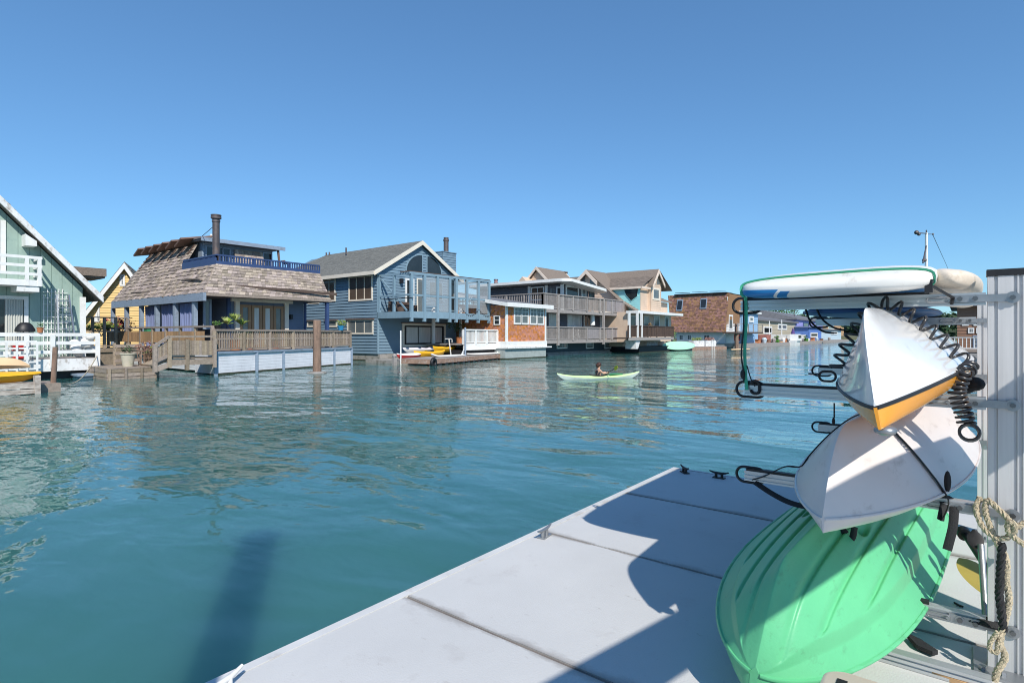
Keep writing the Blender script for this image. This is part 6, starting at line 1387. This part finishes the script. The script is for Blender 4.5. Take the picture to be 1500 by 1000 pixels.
def rope(pts, name, label, m_=ROPE, r=.0062, cat='rope'):
    q = cr(pts, 8); m = MB()
    for k in range(3): m.tube(helix(q, r*.95, r*9, 10, k*2.094), r, 5)
    return tag(m.build(name, m_, smooth=60), label, cat)
U = 3.295
rp = lambda *a: [on_u(x, y, u) for x, y, u in a]
rope(rp((1436,728,U+.02),(1430,745,U),(1440,772,U-.02),(1462,788,U-.03),(1480,783,U-.04),(1478,762,U-.04),(1462,745,U-.02),(1446,732,U),(1444,750,U-.01),(1452,775,U-.02),(1463,800,U-.03),(1470,815,U-.02)), 'dock_rope', 'tan rope hung in loops on the post bracket', r=.0068)
rope(rp((1476,770,U-.05),(1484,780,U-.05),(1486,768,U-.06),(1478,764,U-.06),(1477,777,U-.05),(1490,790,U-.04),(1506,801,U-.03)), 'rope_knot', 'tan rope knot with its end running off round the post', r=.0068)
rope(rp((1490,772,U-.05),(1500,766,U-.04),(1512,765,U-.03)), 'rope_end', 'short tan rope end above the knot by the post', r=.0068)
rope(rp((1466,800,U-.03),(1474,822,U-.03),(1474,850,U-.03),(1478,880,U-.03),(1470,915,U-.03),(1465,940,U-.05),(1472,962,U-.05),(1460,985,U-.06),(1456,1010,U-.06)), 'rope_tail', 'long tan rope tail hanging down the post to the deck', r=.0075)
rope(rp((1468,795,U-.035),(1466,830,U-.04),(1464,870,U-.04),(1468,905,U-.04),(1470,925,U-.03)), 'black_line', 'black braided line hanging beside the tan rope tail', BLACKW, r=.009)
rope(rp((1462,925,U-.06),(1452,938,U-.06),(1450,950,U-.06),(1460,955,U-.06),(1462,940,U-.06),(1466,950,U-.06)), 'rope_loop', 'small frayed tan rope loop below the lowest bracket', r=.0055)
m = MB(); m.ball(on_u(1452,912,3.36), (.05,.07,.018), 12, 6); m.ball(on_u(1432,908,3.36), (.04,.06,.014), 12, 6); tag(m.build('black_pouch', BLACKW, smooth=60), 'flat black pouch resting on the lowest bracket by the ropes', 'pouch')
# black bags on the low arm
m = MB()
for k,(x,y,r) in enumerate(((1350,724,.035),(1365,729,.04),(1380,733,.045),(1335,728,.022))): m.ball(on_u(x,y,3.38), (.03,.06,r*.7), 10, 6)
tag(m.build('black_straps_bundle', BLACKW, smooth=60), 'bundle of black straps heaped on the low arm above the green hull', 'strap bundle')
m = MB(); [m.ball(on_u(x,y,3.5), (.05,.05,.035), 10, 6) for x,y in ((1398,560),(1412,566),(1425,562))]; tag(m.build('black_bag', BLACKW, smooth=60), 'black bag wedged behind the coil bundle on the middle arm', 'bag')
# paddles
def paddle(label, p0, p1, bc, ba, bm, sm, bl=.40, bw=.17, name='paddle'):
    t = thing(name, label, 'paddle', p0); p0, p1 = V(p0), V(p1); m = MB(); m.cyl(p0, p1, .015, .015, 10); m.build('shaft', sm, t, smooth=60)
    d = (p1-p0).normalized(); s = d.cross(V((0,0,1))).normalized() if ba is None else V(ba).normalized(); n = d.cross(s); secs = []
    for i in range(13):
        f = i/12; w = bw/2*max(.12, math.sin(math.pi*min(1, f*.93+.09)))**.6; c = V(bc)+d*(f-.0)*bl
        secs.append([c+s*w, c+n*.008+s*w*.3, c-n*0+n*.012, c+n*.008-s*w*.3, c-s*w, c-n*.006])
    m = MB(); m.loft(secs, cap=True); m.build('blade', bm, t, smooth=50)
pa, pb = on_u(1408,775,4.05), on_u(1452,842,3.66)
paddle('paddle with yellow blade and black shaft leaning behind the post', pa, pb, pa+(pb-pa).normalized()*.10+V((.06,0,-.13)), (0,1,.1), mat('paddle_yellow', (.34,.27,.06), .5), BLACK, .34, .16)
m = MB(); d = (pb-pa).normalized(); m.cyl(pa+d*.02, pa+d*.06, .034, .034, 12); tag(m.build('drip_ring', BLACK, smooth=50), 'black drip ring on the shaft of the yellow bladed paddle', 'ring')
pa, pb = on_u(1437,798,3.75), on_u(1444,902,3.52)
paddle('paddle with grey shaft standing upright by the lowest bracket', pa, pb, pa+V((0,.02,-.02)), (0,1,0), BLACK, STEEL, -.10, .07)
# cooler corner, wood strip, twig
def cooler():
    t = thing('cooler_box', 'beige plastic cooler box with slotted lid handle beside the green kayak bow', 'cooler', (1.98,.10,DZ)); Z = V((0,0,1))
    def rbox(x0,x1,y0,y1,z0,z1,r,ins=0):
        c = V(((x0+x1)/2,(y0+y1)/2,0)); lo = rrect(c+Z*z0, V((1,0,0)), V((0,1,0)), x1-x0-ins, y1-y0-ins, r); hi = rrect(c+Z*z1, V((1,0,0)), V((0,1,0)), x1-x0, y1-y0, r); e = rrect(c+Z*(z1+.012), V((1,0,0)), V((0,1,0)), x1-x0-.03, y1-y0-.03, r)
        return [lo,hi,e]
    m = MB(); m.loft(rbox(1.74,2.22,-.18,.33,DZ,.79,.05,.05), cap=True); m.build('body', BEIGE, t, smooth=40)
    m = MB(); m.loft(rbox(1.72,2.245,-.20,.37,.80,.838,.06), cap=True); l = m.build('lid', BEIGE, t, smooth=40)
    m = MB(); m.loft([rrect(V((2.0,.02,.851)), V((1,0,0)), V((0,1,0)), .34,.46,.05), rrect(V((2.0,.02,.862)), V((1,0,0)), V((0,1,0)), .32,.44,.05)], cap=True); m.build('lid_panel', BEIGE, l, smooth=40)
    m = MB(); m.box(2.12,2.17,.295,.325,.8505,.853); m.build('handle_slot', BLACK, l)
cooler()
a, b = on_z(1344,974,DZ+.012), on_z(1428,1004,DZ+.012); m = MB(); m.bar(a, b, .05, .02); tag(m.build('wood_strip', mat('pine_strip', (.50,.30,.15), .6, var=.2, stretch=(3,3,8))), 'short pine strip lying on the deck beside the rack base rail', 'plank')
m = MB(); m.tube(cr([on_z(1330,935,DZ+.01), on_z(1345,944,DZ+.015), on_z(1370,962,DZ+.01), on_z(1385,968,DZ+.01)], 5), [.008]*5+[.016]*5+[.02]*5+[.01], 6) if 0 else m.prism([on_z(1325,930,DZ+.012), on_z(1350,942,DZ+.012), on_z(1374,958,DZ+.012), on_z(1366,960,DZ+.012), on_z(1343,950,DZ+.012)], (0,0,.02)); tag(m.build('black_flap', BLACKW), 'black webbing flap lying on the deck between the rack rails', 'strap')
m = MB(); m.tube(cr([on_z(1398,882,DZ+.008), on_z(1405,886,DZ+.008), on_z(1411,888,DZ+.008)], 5), .006, 5); tag(m.build('twig', HULL_DK), 'short dark twig on the sunlit deck patch', 'twig')
# ================================================================ KAYAKER
def skin_body(name, verts, edges, radii, m_, parent, sub=1, root=0):
    off = WL[parent.name]; me = bpy.data.meshes.new(name); me.from_pydata([tuple(V(v)-off) for v in verts], edges, []); me.update()
    o = bpy.data.objects.new(name, me); COL.objects.link(o); o.parent = parent; me.materials.append(m_)
    sm = o.modifiers.new('skin', 'SKIN'); 
    if not me.skin_vertices: me.attributes
    for i, r in enumerate(radii): me.skin_vertices[0].data[i].radius = (r, r); me.skin_vertices[0].data[i].use_root = (i == root)
    s = o.modifiers.new('sub', 'SUBSURF'); s.levels = sub; s.render_levels = sub
    dg = bpy.context.evaluated_depsgraph_get(); dg.update(); n = bpy.data.meshes.new_from_object(o.evaluated_get(dg)); o.modifiers.clear(); o.data = n
    n.polygons.foreach_set('use_smooth', [True]*len(n.polygons))
    if not n.materials: n.materials.append(m_)
    WL[o.name] = off; return o
def kayaker():
    a, b = on_z(816,556.5,0), on_z(936.5,553.0,0); c = (a+b)/2; yaw = math.atan2(b.y-a.y, b.x-a.x); L = (b-a).length
    kt, M, _ = kayak('lime_kayak', 'slim lime green and white kayak with upswept ends paddled on open water', L, .56, .21, .10, LIME, LIME, (c.x,c.y,.065), yaw, rocker=.21, ns=40, nt=12, cockpit=True, fpow=(1.9,1.0), vee=(1.0,2.2))
    for ch in kt.children:
        if ch.name.startswith('hull'): ch.data.materials[0] = mat('white_lime_hull', (.72,.78,.70), .3)
    # darker green fore deck panel
    pts = []
    m = MB(); rows = []
    for i in range(9):
        x = .45+i*.09; w = .20*(1-i/14); rows.append([M @ V((x, w*(1-2*j/6), .145-.05*((1-2*j/6)**2)+.012*math.sin(i/8*3.14)+.02)) for j in range(7)])
    m.loft(rows, closed=False); m.build('deck_panel', mat('deck_green', (.04,.22,.08), .5), kt, smooth=60)
    d = (b-a).normalized(); s = V((-d.y,d.x,0)); base = a+d*(L*.475)+V((0,0,.06)); t = thing('person', 'person with short brown hair in dark sleeveless top paddling the lime kayak', 'person', base)
    K = .86; base = base-V((0,0,.14)); P = lambda f, y, z: base+d*f*K+s*y*K+V((0,0,z*K))
    vs, es, rs = [], [], []
    def add(p, r, par=None):
        vs.append(p); rs.append(r)
        if par is not None: es.append((par, len(vs)-1))
        return len(vs)-1
    pel = add(P(0,0,.12), .15); wst = add(P(.02,0,.30), .13, pel); ch = add(P(.05,0,.48), .155, wst); nk = add(P(.08,0,.64), .055, ch); hb = add(P(.10,0,.72), .075, nk); ht = add(P(.115,0,.80), .095, hb); top = add(P(.11,0,.88), .07, ht); add(P(.21,0,.775), .016, ht)
    for y in (1,-1):
        sh = add(P(.06,.17*y,.56), .062, ch); el = add(P(.24,.24*y,.38), .045, sh); wr = add(P(.46,(.12 if y > 0 else .22)*y,.42), .032, el); pm = add(P(.53,(.11 if y > 0 else .21)*y,.43), .034, wr)
        for k, (o, l) in enumerate(((-.03,.06),(-.01,.072),(.012,.068),(.032,.055))):
            f1 = add(P(.53+l*.6,((.11 if y > 0 else .21))*y+o,.425), .010, pm); add(P(.53+l*.8,((.11 if y > 0 else .21))*y+o,.39), .009, f1)
        add(P(.52,(.11 if y > 0 else .21)*y-.04*y,.395), .010, pm)
        hp = add(P(.12,.10*y,.10), .095, pel); kn = add(P(.52,.13*y,.17), .065, hp); an = add(P(.95,.10*y,.06), .045, kn); add(P(1.02,.10*y,.12), .04, an)
    rs = [r*K for r in rs]
    skin_body('body', vs, es, rs, SKIN, t, 2)
    m = MB(); hc = P(.10,0,.835); secs = []
    rr = random.Random(2)
    m.ball(hc+V((0,0,.015)), (.118,.112,.10), 14, 10); m.ball(P(.03,0,.80), (.085,.095,.11), 12, 8); m.build('hair', HAIR, t, smooth=180)
    m = MB(); secs = []
    for z, w, f in ((.06,.20,.0),(.18,.185,.01),(.32,.165,.03),(.46,.19,.045),(.55,.15,.055)): secs.append([P(f+.8*w*.82*math.cos(k*.3927), w*.95*math.sin(k*.3927), z) for k in range(16)])
    m.loft(secs, cap=True); m.build('vest', VEST, t, smooth=60)
    m = MB(); [m.ball(P(.202,.035*y,.80), .012, 6, 4) for y in (1,-1)]; m.build('eyes', BLACK, t)
    h1, h2 = P(.56,.11,.405), P(.56,-.21,.405)
    dirp = (P(.98,-.75,.62)-P(.36,.42,.28)).normalized(); ctr = (h1+h2)/2
    tip = on_v(899,540.5, (ctr-s*.7).y)
    dirp = (tip-ctr).normalized(); pt_ = thing('kayak_paddle', 'black shafted paddle with yellow blades held by the kayaker', 'paddle', ctr)
    m = MB(); m.cyl(ctr-dirp*1.0, ctr+dirp*.9, .018, .018, 8); m.build('shaft', BLACK, pt_)
    up = V((0,0,1))
    for sg in (1,-1):
        m = MB(); secs = []; sd = (dirp.cross(d)).normalized()
        for i in range(11):
            f = i/10; w = .10*max(.15, math.sin(math.pi*min(1,f*.9+.1)))**.6; c0 = ctr+dirp*sg*(.85+.42*f); n = dirp.cross(sd); secs.append([c0+sd*w, c0+n*.015, c0-sd*w, c0-n*.01])
        m.loft(secs, cap=True); m.build('blade', mat('blade_yellow', (.62,.55,.03), .4) if sg > 0 else bpy.data.materials['blade_yellow'], pt_, smooth=60)
kayaker()
# ================================================================ light, sky, camera
el = rad(43); sd = V((-.55,-.835,0)).normalized(); sdir = V((sd.x*math.cos(el), sd.y*math.cos(el), math.sin(el)))
sun = bpy.data.lights.new('sun', 'SUN'); sun.energy = 3.75; sun.angle = rad(.5); sun.color = (1,.94,.85)
so = bpy.data.objects.new('sun', sun); COL.objects.link(so); so.rotation_euler = (-sdir).to_track_quat('-Z','Y').to_euler(); so.location = (0,0,60)
wd = bpy.data.worlds.new('World'); sc.world = wd; wd.use_nodes = True; nt = wd.node_tree
sky = nt.nodes.new('ShaderNodeTexSky'); sky.sky_type = 'NISHITA'; sky.sun_disc = False; sky.sun_elevation = el; sky.sun_rotation = math.atan2(sdir.x, sdir.y)
sky.air_density = 1.0; sky.dust_density = 0; sky.ozone_density = 3.0
bg = nt.nodes['Background']; bg.inputs['Strength'].default_value = .15; 
tint = nt.nodes.new('ShaderNodeMixRGB'); tint.blend_type = 'MULTIPLY'; tint.inputs[0].default_value = 1; tint.inputs[2].default_value = (.515,.83,1.10,1)
gm = nt.nodes.new('ShaderNodeGamma'); gm.inputs[1].default_value = .75; nt.links.new(sky.outputs[0], gm.inputs[0]); nt.links.new(gm.outputs[0], tint.inputs[1]); nt.links.new(tint.outputs[0], bg.inputs['Color'])
cam = bpy.data.cameras.new('camera'); co = bpy.data.objects.new('camera', cam); COL.objects.link(co); sc.camera = co
cam.sensor_width = 36; cam.lens = 36*F/1500; cam.shift_y = -(500-HOR)/1500; cam.clip_end = 2000; cam.clip_start = .05
co.location = (0,0,H); co.rotation_euler = (rad(90), 0, math.atan2(SI, CO)-math.pi/2)
sc.view_settings.view_transform = 'Standard'; sc.view_settings.look = 'None'; sc.view_settings.exposure = .45; sc.view_settings.gamma = 1
sc.cycles.filter_width = 1.05; sc.cycles.max_bounces = 6; sc.cycles.use_denoising = True
